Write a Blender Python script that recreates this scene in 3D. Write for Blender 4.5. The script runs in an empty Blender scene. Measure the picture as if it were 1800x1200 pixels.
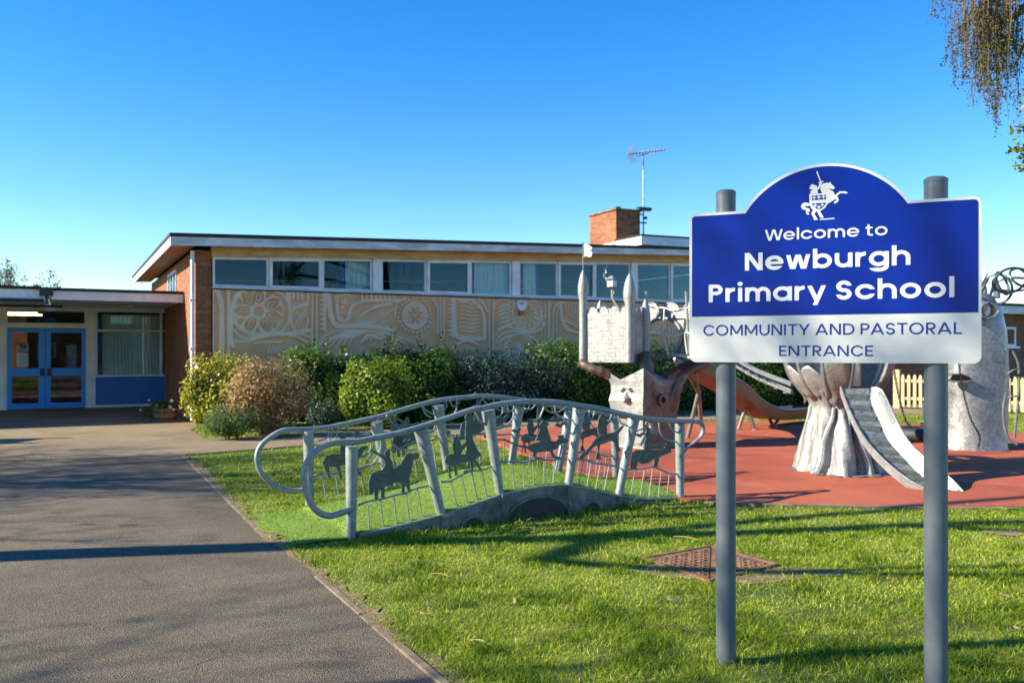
import bpy, bmesh, math, random
import numpy as np
from mathutils import Vector, Matrix

R = math.radians
random.seed(11)
rng = np.random.default_rng(11)
SC = bpy.context.scene
COL = SC.collection

# ------------------------------------------------------------------ camera
CAM_H, HOR, FPX = 1.6, 615.0, 1500.0
cam_d = bpy.data.cameras.new("camera")
cam = bpy.data.objects.new("camera", cam_d)
COL.objects.link(cam)
cam.location = (0, 0, CAM_H)
cam.rotation_euler = (R(90), 0, 0)
cam_d.sensor_width = 36
cam_d.lens = 30
cam_d.shift_y = 15 / 1800
cam_d.clip_end = 3000
cam_d.dof.use_dof = True
cam_d.dof.focus_distance = 4.4
cam_d.dof.aperture_fstop = 4.0
SC.camera = cam

# ------------------------------------------------------------------ sky, sun, exposure
SUN_EL, SUN_AZ = 27.5, 10.5          # azimuth: direction the light travels, from +X towards +Y
w = bpy.data.worlds.new("World")
SC.world = w
w.use_nodes = True
wn = w.node_tree
bg = wn.nodes["Background"]
sky = wn.nodes.new("ShaderNodeTexSky")
sky.sky_type = 'NISHITA'
sky.sun_disc = False
sky.sun_elevation = R(SUN_EL)
sky.sun_rotation = R(270 - SUN_AZ)
sky.altitude = 0
sky.air_density = 1.0
sky.dust_density = 0.0
sky.ozone_density = 3.5
hs = wn.nodes.new("ShaderNodeHueSaturation")
hs.inputs['Hue'].default_value = 0.508
hs.inputs['Saturation'].default_value = 1.37
hs.inputs['Value'].default_value = 1.12
wn.links.new(sky.outputs[0], hs.inputs['Color'])
wn.links.new(hs.outputs[0], bg.inputs[0])
bg.inputs[1].default_value = 0.092

sd = bpy.data.lights.new("sun", 'SUN')
so = bpy.data.objects.new("sun", sd)
COL.objects.link(so)
ldir = Vector((math.cos(R(SUN_EL)) * math.cos(R(SUN_AZ)), math.cos(R(SUN_EL)) * math.sin(R(SUN_AZ)), -math.sin(R(SUN_EL))))
so.rotation_euler = ldir.to_track_quat('-Z', 'Y').to_euler()
so.location = (-30, -6, 20)
sd.energy = 5.0
sd.angle = R(0.5)
sd.color = (1.0, 0.89, 0.69)

SC.view_settings.view_transform = 'Standard'
SC.view_settings.look = 'None'
SC.view_settings.gamma = 1
SC.view_settings.exposure = 1.34

# ------------------------------------------------------------------ geometry helpers
def P(px, py, Y):
    return Vector(((px - 900) / FPX * Y, Y, CAM_H + (HOR - py) / FPX * Y))
def G(px, py):
    Y = CAM_H * FPX / (py - HOR)
    return Vector(((px - 900) / FPX * Y, Y, 0))

class Frame:
    """a vertical-axis frame standing on the ground"""
    def __init__(s, o, a):
        s.o = Vector((o[0], o[1], 0)); s.a = a
        s.c, s.s = math.cos(R(a)), math.sin(R(a))
    def loc(s, p):
        dx, dy = p[0] - s.o.x, p[1] - s.o.y
        return Vector((s.c * dx + s.s * dy, -s.s * dx + s.c * dy, p[2] if len(p) > 2 else 0))
    def wld(s, p):
        return Vector((s.o.x + s.c * p[0] - s.s * p[1], s.o.y + s.s * p[0] + s.c * p[1], p[2]))
    def at(s, px, py, yl):
        dx = (px - 900) / FPX
        t = (yl - s.s * s.o.x + s.c * s.o.y) / (-s.s * dx + s.c)
        l = s.loc((dx * t, t))
        return (l.x, CAM_H + (HOR - py) / FPX * t)
    def at3(s, px, py, yl):
        x, z = s.at(px, py, yl)
        return Vector((x, yl, z))

def catmull(pts, n=6, closed=False):
    pts = [Vector(p) for p in pts]
    if len(pts) < 3: return pts
    out = []
    N = len(pts)
    rngk = range(N if closed else N - 1)
    for i in rngk:
        p0 = pts[(i - 1) % N] if (closed or i > 0) else pts[0] * 2 - pts[1]
        p1, p2 = pts[i], pts[(i + 1) % N]
        p3 = pts[(i + 2) % N] if (closed or i + 2 < N) else pts[-1] * 2 - pts[-2]
        for k in range(n):
            t = k / n
            out.append(0.5 * ((2 * p1) + (p2 - p0) * t + (2 * p0 - 5 * p1 + 4 * p2 - p3) * t * t + (3 * p1 - p0 - 3 * p2 + p3) * t ** 3))
    if not closed: out.append(pts[-1])
    return out

class MB:
    def __init__(s): s.v, s.f, s.m = [], [], []
    def add(s, vs, fs, mi=0):
        b = len(s.v)
        s.v += [tuple(v) for v in vs]
        s.f += [tuple(b + i for i in f) for f in fs]
        s.m += [mi] * len(fs)
        return s
    def box(s, x0, x1, y0, y1, z0, z1, mi=0):
        return s.hexa([(x0,y0,z0),(x1,y0,z0),(x1,y1,z0),(x0,y1,z0),(x0,y0,z1),(x1,y0,z1),(x1,y1,z1),(x0,y1,z1)], mi)
    def hexa(s, p, mi=0):
        return s.add(p, [(3,2,1,0),(4,5,6,7),(0,1,5,4),(1,2,6,5),(2,3,7,6),(3,0,4,7)], mi)
    def bar(s, a, b, wx, wy, mi=0, up=(0,0,1)):
        a, b = Vector(a), Vector(b)
        d = (b - a).normalized(); u = Vector(up)
        if abs(d.dot(u)) > .99: u = Vector((1,0,0))
        sx = d.cross(u).normalized() * wx / 2; sy = d.cross(sx).normalized() * wy / 2
        return s.hexa([a-sx-sy, a+sx-sy, a+sx+sy, a-sx+sy, b-sx-sy, b+sx-sy, b+sx+sy, b-sx+sy], mi)
    def prism(s, loop, off, mi=0):
        n = len(loop); loop = [Vector(p) for p in loop]; off = Vector(off)
        vs = loop + [p + off for p in loop]
        fs = [tuple(range(n)), tuple(range(2*n-1, n-1, -1))] + [(i, (i+1) % n, n + (i+1) % n, n + i) for i in range(n)]
        return s.add(vs, fs, mi)
    def loft(s, rings, caps=True, mi=0, closed=True):
        n = len(rings[0]); vs = [p for r in rings for p in r]; fs = []
        for k in range(len(rings) - 1):
            for i in range(n if closed else n - 1):
                j = (i + 1) % n
                fs.append((k*n+i, k*n+j, (k+1)*n+j, (k+1)*n+i))
        if caps and closed:
            fs.append(tuple(range(n-1, -1, -1))); fs.append(tuple(range((len(rings)-1)*n, len(rings)*n)))
        return s.add(vs, fs, mi)
    def tube(s, pts, r, n=8, closed=False, mi=0, flat=1.0):
        pts = [Vector(p) for p in pts]; N = len(pts)
        rs = [r] * N if isinstance(r, (int, float)) else list(r)
        if len(rs) == 2 and N > 2: rs = [rs[0] + (rs[1]-rs[0]) * i / (N-1) for i in range(N)]
        rings = []; prev = None
        for i in range(N):
            if closed: d = pts[(i+1) % N] - pts[i-1]
            else: d = pts[min(i+1, N-1)] - pts[max(i-1, 0)]
            if d.length < 1e-9: d = Vector((0,0,1))
            d.normalize()
            if prev is None:
                u = Vector((0,0,1)) if abs(d.z) < .9 else Vector((1,0,0))
            else: u = prev
            a = u - d * u.dot(d)
            if a.length < 1e-6: a = d.orthogonal()
            a.normalize(); prev = a; b = d.cross(a)
            rings.append([pts[i] + a * rs[i] * math.cos(2*math.pi*k/n) + b * rs[i] * flat * math.sin(2*math.pi*k/n) for k in range(n)])
        if closed: rings.append(rings[0])
        return s.loft(rings, not closed, mi)
    def lathe(s, prof, c, n=20, mi=0):
        c = Vector(c)
        return s.loft([[c + Vector((r*math.cos(2*math.pi*k/n), r*math.sin(2*math.pi*k/n), z)) for k in range(n)] for r, z in prof], True, mi)
    def build(s, name, mats, parent=None, smooth=False, bevel=0, ang=40):
        me = bpy.data.meshes.new(name)
        v = s.v; org = None
        if parent is None:
            a = np.array(v); lo, hi = a.min(0), a.max(0)
            org = Vector(((lo[0]+hi[0])/2, (lo[1]+hi[1])/2, lo[2]))
            v = [(p[0]-org.x, p[1]-org.y, p[2]-org.z) for p in v]
        me.from_pydata(v, [], s.f)
        if not isinstance(mats, (list, tuple)): mats = [mats]
        for m in mats: me.materials.append(m)
        me.polygons.foreach_set('material_index', s.m)
        bm = bmesh.new(); bm.from_mesh(me)
        bmesh.ops.recalc_face_normals(bm, faces=bm.faces)
        bm.to_mesh(me); bm.free()
        if smooth:
            me.polygons.foreach_set('use_smooth', [True] * len(me.polygons))
            me.set_sharp_from_angle(angle=R(ang))
        o = bpy.data.objects.new(name, me)
        COL.objects.link(o)
        if parent is not None: o.parent = parent
        else: o.location = org
        if bevel:
            md = o.modifiers.new('bevel', 'BEVEL'); md.width = bevel; md.segments = 2; md.limit_method = 'ANGLE'
        return o

def bulk(name, V, F, mats, parent=None, tint=None, midx=None, attr='tint', smooth=False):
    """numpy mesh: V (n,3), F (m,k); tint is one float per vertex"""
    V = np.asarray(V, np.float32); F = np.asarray(F, np.int32)
    me = bpy.data.meshes.new(name); org = None
    if parent is None:
        lo, hi = V.min(0), V.max(0)
        org = np.array([(lo[0]+hi[0])/2, (lo[1]+hi[1])/2, lo[2]], np.float32); V = V - org
    m, k = F.shape
    me.vertices.add(len(V)); me.vertices.foreach_set('co', V.ravel())
    me.loops.add(m*k); me.loops.foreach_set('vertex_index', F.ravel())
    me.polygons.add(m); me.polygons.foreach_set('loop_start', np.arange(0, m*k, k, dtype=np.int32))
    if not isinstance(mats, (list, tuple)): mats = [mats]
    for mt in mats: me.materials.append(mt)
    if midx is not None: me.polygons.foreach_set('material_index', np.asarray(midx, np.int32))
    if tint is not None:
        at = me.attributes.new(attr, 'FLOAT', 'POINT'); at.data.foreach_set('value', np.asarray(tint, np.float32))
    me.update(calc_edges=True); me.validate()
    if smooth: me.polygons.foreach_set('use_smooth', [True]*m)
    o = bpy.data.objects.new(name, me); COL.objects.link(o)
    if parent is not None: o.parent = parent
    else: o.location = Vector([float(x) for x in org])
    return o

def tag(o, label=None, cat=None, group=None, kind=None):
    if label: o['label'] = label
    if cat: o['category'] = cat
    if group: o['group'] = group
    if kind: o['kind'] = kind
    return o
def thing(name, label, cat, loc=(0,0,0), rot=0, group=None):
    o = bpy.data.objects.new(name, None); COL.objects.link(o)
    o.empty_display_size = .2
    o.location = loc; o.rotation_euler = (0, 0, R(rot))
    return tag(o, label, cat, group)
def copy_tree(o, parent=None):
    c = o.copy(); COL.objects.link(c)
    if parent is not None: c.parent = parent
    for ch in list(o.children): copy_tree(ch, c)
    return c
def pip(X, Y, poly):
    ins = np.zeros(X.shape, bool); n = len(poly)
    for i in range(n):
        x0, y0 = poly[i][0], poly[i][1]; x1, y1 = poly[(i+1) % n][0], poly[(i+1) % n][1]
        if y0 == y1: continue
        c = ((y0 > Y) != (y1 > Y)) & (X < (x1-x0) * (Y-y0) / (y1-y0) + x0)
        ins ^= c
    return ins

# ------------------------------------------------------------------ materials
def base(name):
    m = bpy.data.materials.new(name); m.use_nodes = True
    return m, m.node_tree, m.node_tree.nodes['Principled BSDF']
def rgba(c): return (c[0], c[1], c[2], 1)
def ramp(nt, fac, stops):
    r = nt.nodes.new('ShaderNodeValToRGB')
    el = r.color_ramp.elements
    while len(el) < len(stops): el.new(.5)
    for e, (p, c) in zip(el, stops): e.position = p; e.color = rgba(c)
    nt.links.new(fac, r.inputs[0]); return r.outputs[0]
def noise(nt, vec, scale, detail=5, rough=.6):
    n = nt.nodes.new('ShaderNodeTexNoise')
    n.inputs['Scale'].default_value = scale; n.inputs['Detail'].default_value = detail; n.inputs['Roughness'].default_value = rough
    if vec is not None: nt.links.new(vec, n.inputs['Vector'])
    return n.outputs['Fac']
def objco(nt, out='Object'):
    return nt.nodes.new('ShaderNodeTexCoord').outputs[out]
def stretch(nt, vec, sc):
    mp = nt.nodes.new('ShaderNodeMapping'); mp.inputs['Scale'].default_value = sc
    nt.links.new(vec, mp.inputs[0]); return mp.outputs[0]
def bump(nt, bs, h, strength, dist=.01):
    b = nt.nodes.new('ShaderNodeBump'); b.inputs['Strength'].default_value = strength; b.inputs['Distance'].default_value = dist
    nt.links.new(h, b.inputs['Height']); nt.links.new(b.outputs[0], bs.inputs['Normal']); return b
def mixc(nt, fac, a, b, mode='MIX'):
    x = nt.nodes.new('ShaderNodeMix'); x.data_type = 'RGBA'; x.blend_type = mode
    for s_, v in ((0, fac), (6, a), (7, b)):
        if hasattr(v, 'is_output') or isinstance(v, bpy.types.NodeSocket): nt.links.new(v, x.inputs[s_])
        elif isinstance(v, (int, float)): x.inputs[s_].default_value = v
        else: x.inputs[s_].default_value = rgba(v)
    return x.outputs[2]
def M_noise(name, c1, c2, scale=3, rough=.7, metal=0, bmp=0, bscale=40, lo=.35, hi=.65, spec=.5, fine=None, sc=None, bdist=.005):
    m, nt, bs = base(name); co = objco(nt)
    if sc: co = stretch(nt, co, sc)
    col = ramp(nt, noise(nt, co, scale), [(lo, c1), (hi, c2)])
    if fine:
        f = ramp(nt, noise(nt, co, fine[0], 3), [(.35, (fine[1],)*3), (.65, (fine[2],)*3)])
        col = mixc(nt, 1.0, col, f, 'MULTIPLY')
    nt.links.new(col, bs.inputs['Base Color'])
    bs.inputs['Roughness'].default_value = rough; bs.inputs['Metallic'].default_value = metal
    bs.inputs['Specular IOR Level'].default_value = spec
    if bmp: bump(nt, bs, noise(nt, co, bscale, 6), bmp, bdist)
    return m
def M_brick(name, a, b, mortar, sx=.225, sz=.075):
    m, nt, bs = base(name); co = objco(nt)
    sp = nt.nodes.new('ShaderNodeSeparateXYZ'); nt.links.new(co, sp.inputs[0])
    ad = nt.nodes.new('ShaderNodeMath'); nt.links.new(sp.outputs[0], ad.inputs[0]); nt.links.new(sp.outputs[1], ad.inputs[1])
    cb = nt.nodes.new('ShaderNodeCombineXYZ'); nt.links.new(ad.outputs[0], cb.inputs[0]); nt.links.new(sp.outputs[2], cb.inputs[1])
    br = nt.nodes.new('ShaderNodeTexBrick'); nt.links.new(cb.outputs[0], br.inputs['Vector'])
    br.inputs['Scale'].default_value = 1; br.inputs['Brick Width'].default_value = sx; br.inputs['Row Height'].default_value = sz
    br.inputs['Mortar Size'].default_value = .008; br.inputs['Mortar Smooth'].default_value = .15; br.inputs['Bias'].default_value = -.1
    br.inputs['Color1'].default_value = rgba(a); br.inputs['Color2'].default_value = rgba(b); br.inputs['Mortar'].default_value = rgba(mortar)
    v = ramp(nt, noise(nt, co, 1.3, 6), [(.3, (.7,.7,.7)), (.7, (1.15,1.1,1.05))])
    v2 = ramp(nt, noise(nt, co, 14, 3), [(.3, (.75,.75,.75)), (.7, (1.15,1.15,1.15))])
    c = mixc(nt, 1.0, mixc(nt, 1.0, br.outputs['Color'], v, 'MULTIPLY'), v2, 'MULTIPLY')
    nt.links.new(c, bs.inputs['Base Color']); bs.inputs['Roughness'].default_value = .85
    iv = nt.nodes.new('ShaderNodeMath'); iv.operation = 'SUBTRACT'; iv.inputs[0].default_value = 1
    nt.links.new(br.outputs['Fac'], iv.inputs[1]); bump(nt, bs, iv.outputs[0], .6, .008)
    return m
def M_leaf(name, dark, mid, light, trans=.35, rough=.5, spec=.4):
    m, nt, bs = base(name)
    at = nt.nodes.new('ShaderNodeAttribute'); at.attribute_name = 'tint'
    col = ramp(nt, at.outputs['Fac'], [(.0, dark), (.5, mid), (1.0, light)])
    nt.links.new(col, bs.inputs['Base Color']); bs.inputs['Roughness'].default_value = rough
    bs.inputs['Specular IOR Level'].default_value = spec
    tr = nt.nodes.new('ShaderNodeBsdfTranslucent'); nt.links.new(col, tr.inputs[0])
    mx = nt.nodes.new('ShaderNodeMixShader'); mx.inputs[0].default_value = trans
    nt.links.new(bs.outputs[0], mx.inputs[1]); nt.links.new(tr.outputs[0], mx.inputs[2])
    nt.links.new(mx.outputs[0], nt.nodes['Material Output'].inputs[0])
    return m
def M_glass(name, tint=(.75,.82,.85), ior=1.75, wob=.0, gc=(1,1,1)):
    m, nt, bs = base(name); nt.nodes.remove(bs)
    t = nt.nodes.new('ShaderNodeBsdfTransparent'); t.inputs[0].default_value = rgba(tint)
    g = nt.nodes.new('ShaderNodeBsdfGlossy'); g.inputs['Roughness'].default_value = .01; g.inputs['Color'].default_value = rgba(gc)
    f = nt.nodes.new('ShaderNodeFresnel'); f.inputs[0].default_value = ior
    if wob:
        b = nt.nodes.new('ShaderNodeBump'); b.inputs['Strength'].default_value = wob; b.inputs['Distance'].default_value = .02
        nt.links.new(noise(nt, objco(nt), .9, 1), b.inputs['Height'])
        nt.links.new(b.outputs[0], g.inputs['Normal'])
    mx = nt.nodes.new('ShaderNodeMixShader')
    nt.links.new(f.outputs[0], mx.inputs[0]); nt.links.new(t.outputs[0], mx.inputs[1]); nt.links.new(g.outputs[0], mx.inputs[2])
    nt.links.new(mx.outputs[0], nt.nodes['Material Output'].inputs[0])
    return m
def M_emit(name, c, s):
    m, nt, bs = base(name); bs.inputs['Base Color'].default_value = rgba(c)
    bs.inputs['Emission Color'].default_value = rgba(c); bs.inputs['Emission Strength'].default_value = s
    return m
def M_galv(name, c1, c2, rough=.42, metal=.85, seam=0, hammer=.3, rust=0):
    """galvanised sheet: spangle, dents and welded seams"""
    m, nt, bs = base(name); co = objco(nt)
    vo = nt.nodes.new('ShaderNodeTexVoronoi'); vo.inputs['Scale'].default_value = 38; nt.links.new(co, vo.inputs['Vector'])
    sepc = nt.nodes.new('ShaderNodeSeparateColor'); nt.links.new(vo.outputs['Color'], sepc.inputs[0])
    mxv = nt.nodes.new('ShaderNodeMath'); mxv.operation = 'MULTIPLY_ADD'; mxv.inputs[1].default_value = .35
    nt.links.new(sepc.outputs[0], mxv.inputs[0])
    n1 = noise(nt, co, 5, 6); nt.links.new(n1, mxv.inputs[2])
    col = ramp(nt, mxv.outputs[0], [(.35, c1), (.95, c2)])
    if seam:
        ve = nt.nodes.new('ShaderNodeTexVoronoi'); ve.feature = 'DISTANCE_TO_EDGE'; ve.inputs['Scale'].default_value = seam
        nt.links.new(co, ve.inputs['Vector'])
        sm = ramp(nt, ve.outputs['Distance'], [(.0, (.62,.60,.56)), (.018, (1,1,1))])
        col = mixc(nt, 1.0, col, sm, 'MULTIPLY')
    if rust:
        rs = ramp(nt, noise(nt, co, 2.3, 7), [(.62, (0,0,0)), (.78, (1,1,1))])
        col = mixc(nt, rs, col, (.22,.14,.08))
    nt.links.new(col, bs.inputs['Base Color']); bs.inputs['Metallic'].default_value = metal
    rr = nt.nodes.new('ShaderNodeMapRange'); rr.inputs[3].default_value = rough - .1; rr.inputs[4].default_value = rough + .15
    nt.links.new(n1, rr.inputs[0]); nt.links.new(rr.outputs[0], bs.inputs['Roughness'])
    h = noise(nt, co, 9, 3)
    if seam:
        a = nt.nodes.new('ShaderNodeMath'); a.operation = 'MULTIPLY_ADD'; a.inputs[1].default_value = -3
        cl = nt.nodes.new('ShaderNodeMath'); cl.operation = 'MINIMUM'; cl.inputs[1].default_value = .03
        nt.links.new(ve.outputs['Distance'], cl.inputs[0]); nt.links.new(cl.outputs[0], a.inputs[0]); nt.links.new(h, a.inputs[2]); h = a.outputs[0]
    bump(nt, bs, h, hammer, .03)
    return m

def M_ground(name, c1, c2, stain, patch, grain, rough=.85, bs_=150, cracks=True, gl=(.45,1.6)):
    """worn tarmac or rubber: broad tone changes, stains, chippings and a few cracks"""
    m, nt, bs = base(name); co = objco(nt)
    col = ramp(nt, noise(nt, co, .55, 6), [(.36, c1), (.64, c2)])
    col = mixc(nt, ramp(nt, noise(nt, co, 1.7, 7), [(.56, (0,0,0)), (.72, (.8,.8,.8))]), col, stain)
    col = mixc(nt, ramp(nt, noise(nt, co, .9, 4), [(.62, (0,0,0)), (.66, (.5,.5,.5))]), col, patch)
    v = nt.nodes.new('ShaderNodeTexVoronoi'); v.inputs['Scale'].default_value = grain; nt.links.new(co, v.inputs['Vector'])
    sv = nt.nodes.new('ShaderNodeSeparateColor'); nt.links.new(v.outputs['Color'], sv.inputs[0])
    col = mixc(nt, 1.0, col, ramp(nt, sv.outputs[0], [(.05, (gl[0],)*3), (.7, (1,1,1)), (.97, (gl[1],)*3)]), 'MULTIPLY')
    if cracks:
        d = nt.nodes.new('ShaderNodeMix'); d.data_type = 'RGBA'; d.inputs[0].default_value = .12
        n = nt.nodes.new('ShaderNodeTexNoise'); n.inputs['Scale'].default_value = 3; n.inputs['Detail'].default_value = 6; nt.links.new(co, n.inputs['Vector'])
        nt.links.new(co, d.inputs[6]); nt.links.new(n.outputs['Color'], d.inputs[7])
        ve = nt.nodes.new('ShaderNodeTexVoronoi'); ve.feature = 'DISTANCE_TO_EDGE'; ve.inputs['Scale'].default_value = .42; nt.links.new(d.outputs[2], ve.inputs['Vector'])
        gate = ramp(nt, noise(nt, co, .8, 2), [(.5, (1,1,1)), (.6, (0,0,0))])
        ck = mixc(nt, gate, ramp(nt, ve.outputs['Distance'], [(.0, (.35,.35,.35)), (.0035, (1,1,1))]), (1,1,1))
        col = mixc(nt, 1.0, col, ck, 'MULTIPLY')
    nt.links.new(col, bs.inputs['Base Color']); bs.inputs['Roughness'].default_value = rough; bs.inputs['Specular IOR Level'].default_value = .35
    bump(nt, bs, v.outputs['Distance'], .8, .006)
    return m
ASPHALT = M_ground("asphalt", (.105,.086,.058), (.172,.141,.094), (.078,.065,.046), (.14,.118,.082), 125, gl=(.62,1.38))
TANPATH = M_ground("tan_tarmac", (.215,.165,.10), (.31,.243,.148), (.17,.132,.085), (.265,.21,.135), 130, .9, gl=(.7,1.25))
LAWN = M_noise("lawn_soil", (.07,.12,.012), (.20,.24,.03), 1.4, .95, bmp=.8, bscale=60, fine=(45, .5, 1.4), bdist=.03)
REDSURF = M_ground("red_rubber", (.38,.085,.042), (.50,.125,.062), (.27,.07,.042), (.54,.175,.095), 240, .85, cracks=False, gl=(.7,1.25))
KERB = M_noise("kerb_concrete", (.11,.08,.05), (.24,.185,.12), 7, .9, bmp=.6, bscale=60)
SOIL = M_noise("bare_soil", (.15,.105,.05), (.29,.21,.11), 9, .95, bmp=.9, bscale=45, fine=(60, .7, 1.2), bdist=.02)
BRICK = M_brick("orange_brick", (.41,.13,.046), (.21,.06,.026), (.21,.15,.10))
BRICK2 = M_brick("dark_brick", (.22,.07,.04), (.15,.045,.028), (.22,.17,.13))
WHITE = M_noise("white_paint", (.66,.67,.67), (.82,.83,.83), 2.2, .5, fine=(9, .9, 1.03))
WHITED = M_noise("weathered_white_paint", (.42,.45,.47), (.70,.73,.76), 1.6, .6, fine=(6, .85, 1.05), sc=(1,1,4))
BLACK = M_noise("roofing_felt", (.012,.012,.013), (.03,.03,.032), 5, .8)
BLUE = M_noise("blue_paint", (.010,.25,.70), (.014,.29,.78), 2, .4)
BLUE2 = M_noise("blue_panel", (.005,.12,.44), (.007,.14,.48), 2, .45)
WOOD = M_noise("soffit_timber", (.24,.11,.04), (.42,.22,.09), 2.2, .7, sc=(1,6,1), fine=(30,.8,1.1))
BEAM = M_noise("ochre_timber", (.50,.32,.15), (.70,.48,.24), 2, .7, sc=(1,3,4), fine=(25,.85,1.08))
FENCEW = M_noise("fence_timber", (.36,.28,.15), (.50,.40,.23), 4, .75, sc=(4,4,.6))
GLASS = M_glass("window_glass", (.84,.91,.94), 1.40, .05, (.50,.80,1.0))
GLASSD = M_glass("door_glass", (.72,.72,.68), 1.6, .03)
CURTAIN = M_noise("curtain_cloth", (.62,.68,.58), (.80,.84,.72), 5, .9, sc=(6,1,.3))
CURTB = M_noise("blue_curtain", (.03,.10,.28), (.05,.15,.36), 5, .9, sc=(6,1,.3))
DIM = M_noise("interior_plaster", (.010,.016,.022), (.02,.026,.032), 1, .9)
FLOORI = M_noise("interior_floor", (.10,.08,.06), (.16,.13,.1), 2, .4)
LAMP = M_emit("lit_tube", (1.0,.72,.30), 4.5)
GALV = M_galv("galvanised_rail", (.17,.205,.21), (.29,.33,.33), .5, .35, hammer=.06)
GALVB = M_galv("bright_galvanised_sheet", (.21,.22,.217), (.38,.387,.38), .48, .45, hammer=.22)
GALVS = M_galv("seamed_galvanised_sheet", (.18,.19,.187), (.35,.357,.35), .48, .42, seam=4.2, hammer=.3)
GALVC = M_galv("weathered_galvanised_sheet", (.16,.17,.175), (.36,.37,.37), .42, .65, seam=3.2, hammer=.25, rust=1)
GALVT = M_galv("galvanised_tube", (.18,.195,.19), (.31,.32,.312), .42, .55, hammer=.05)
REFLBROWN = M_noise("red_reflection_sheet", (.10,.066,.05), (.24,.175,.14), 4.5, .5, .45, fine=(14,.7,1.2), bmp=.3, bscale=14)  # brown of shade and the red ground's reflection, put into the base colour
PLATE = M_noise("dark_steel_plate", (.07,.092,.083), (.125,.153,.138), 9, .6, .3, fine=(40,.8,1.15))
BWALL = M_noise("stained_render", (.11,.12,.095), (.22,.23,.185), 3.5, .85, bmp=.4, bscale=30, fine=(14,.75,1.1))
MESHD = M_noise("dark_mesh", (.010,.010,.009), (.07,.06,.045), 130, .7, lo=.48, hi=.55)
TURF = M_noise("artificial_turf", (.12,.20,.022), (.17,.26,.035), 30, .8, bmp=.8, bscale=140, bdist=.01)
POSTG = M_noise("grey_post_paint", (.105,.125,.14), (.13,.15,.165), 3, .42, fine=(20,.94,1.04))
SIGNW = M_noise("sign_white", (.50,.515,.51), (.55,.565,.56), 3, .4, fine=(7,.95,1.02))
SIGNB = M_noise("sign_blue", (.0002,.014,.215), (.0003,.018,.25), 3, .28, spec=.25, fine=(2.5,.86,1.08))
SIGNT = M_noise("sign_text_white", (.58,.59,.57), (.62,.63,.62), 3, .45)
RUST = M_noise("rusty_iron", (.13,.068,.034), (.24,.135,.07), 7, .8, .2, bmp=.5, bscale=60, fine=(30,.75,1.15))
BARK = M_noise("bark", (.07,.055,.04), (.16,.13,.10), 6, .9, bmp=.8, bscale=25, sc=(1,1,.3))
TWIG = M_noise("twig_bark", (.07,.045,.025), (.13,.085,.045), 9, .85)
BLACKP = M_noise("black_plastic", (.012,.012,.014), (.022,.022,.024), 6, .45)
RUBBER = M_noise("black_rubber", (.014,.014,.016), (.03,.03,.032), 6, .6)
CHAIN = M_noise("chain_steel", (.07,.07,.07), (.16,.16,.16), 20, .45, .7)
BARREL = M_noise("barrel_oak", (.13,.075,.035), (.26,.16,.08), 5, .8, sc=(6,6,.5))
DEBRIS = M_noise("dry_leaf", (.26,.16,.06), (.42,.29,.13), 30, .8)
TILE = M_noise("roof_tile", (.16,.07,.045), (.24,.11,.07), 3, .85, fine=(12,.7,1.2))
# ================================================================== ground, paths, play surface
def sheet(name, loops, z, m, thick=0.0):
    mb = MB()
    for lp in loops:
        pts = [(p[0], p[1], z) for p in lp]
        if thick: mb.prism([(p[0], p[1], z) for p in lp], (0,0,-thick))
        else: mb.add(pts, [tuple(range(len(pts)))])
    o = mb.build(name, m)
    return tag(o, kind='structure')

g = MB(); g.box(-900, 900, -900, 900, -2, 0)
tag(g.build('ground', LAWN), kind='structure')

PATH_R = [G(320,800), G(350,822), G(390,862), G(430,908), G(470,947), G(535,990), G(640,1080), G(700,1132), G(790,1206)]
path_poly = [Vector((p.x, p.y, 0)) for p in PATH_R] + [Vector((1.05,1.4,0)), Vector((2.6,-3,0)), Vector((4.3,-8,0)), Vector((1.7,-8,0)), Vector((-.2,-2,0)), Vector((-2.9,4.2,0)), Vector((-6.7,10.1,0)), Vector((-7.8,12.1,0))]
# wobble the worn right edge
rp = []
for a, b in zip(PATH_R[:-1], PATH_R[1:]):
    n = max(2, int((b-a).length / .12))
    for k in range(n):
        q = a.lerp(b, k/n); rp.append(q + Vector((random.uniform(-.02,.02), random.uniform(-.02,.02), 0)))
path_poly = rp + path_poly[len(PATH_R)-1:]
sheet('path', [path_poly], .004, ASPHALT)
cross_lo = [G(320,800), G(600,778), G(850,760), G(1100,743), G(1400,732), G(1900,722)]
cross_up = [G(460,766), G(600,754), G(850,741), G(1100,727), G(1400,715), G(1900,708)]
HF = Frame((-6.9, 18.6), 27.5)
fore = [G(320,800), G(460,766), G(410,772), G(360,771), G(336,757), HF.wld((.0,-.35,0)), HF.wld((0,7,0)), HF.wld((-26,7,0)), Vector((-34,12.3,0)), Vector((-7.8,12.12,0))]
sheet('forecourt', [fore], .008, TANPATH)
sheet('footpath', [cross_lo + cross_up[::-1]], .006, TANPATH)
red_poly = [G(1188,879), G(1215,884), G(1300,888), G(1400,890), G(1500,892), G(1640,894), G(1800,894), Vector((9.5,8.6,0)), Vector((16,10.5,0)), Vector((17.5,16.5,0)), G(1800,764), G(1640,748), G(1420,742), G(1200,743), G(1060,746), G(900,757), G(838,767), G(905,795), G(1020,832), G(1110,856)]
sheet('play_surface', [red_poly], .03, REDSURF, .05)
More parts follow.
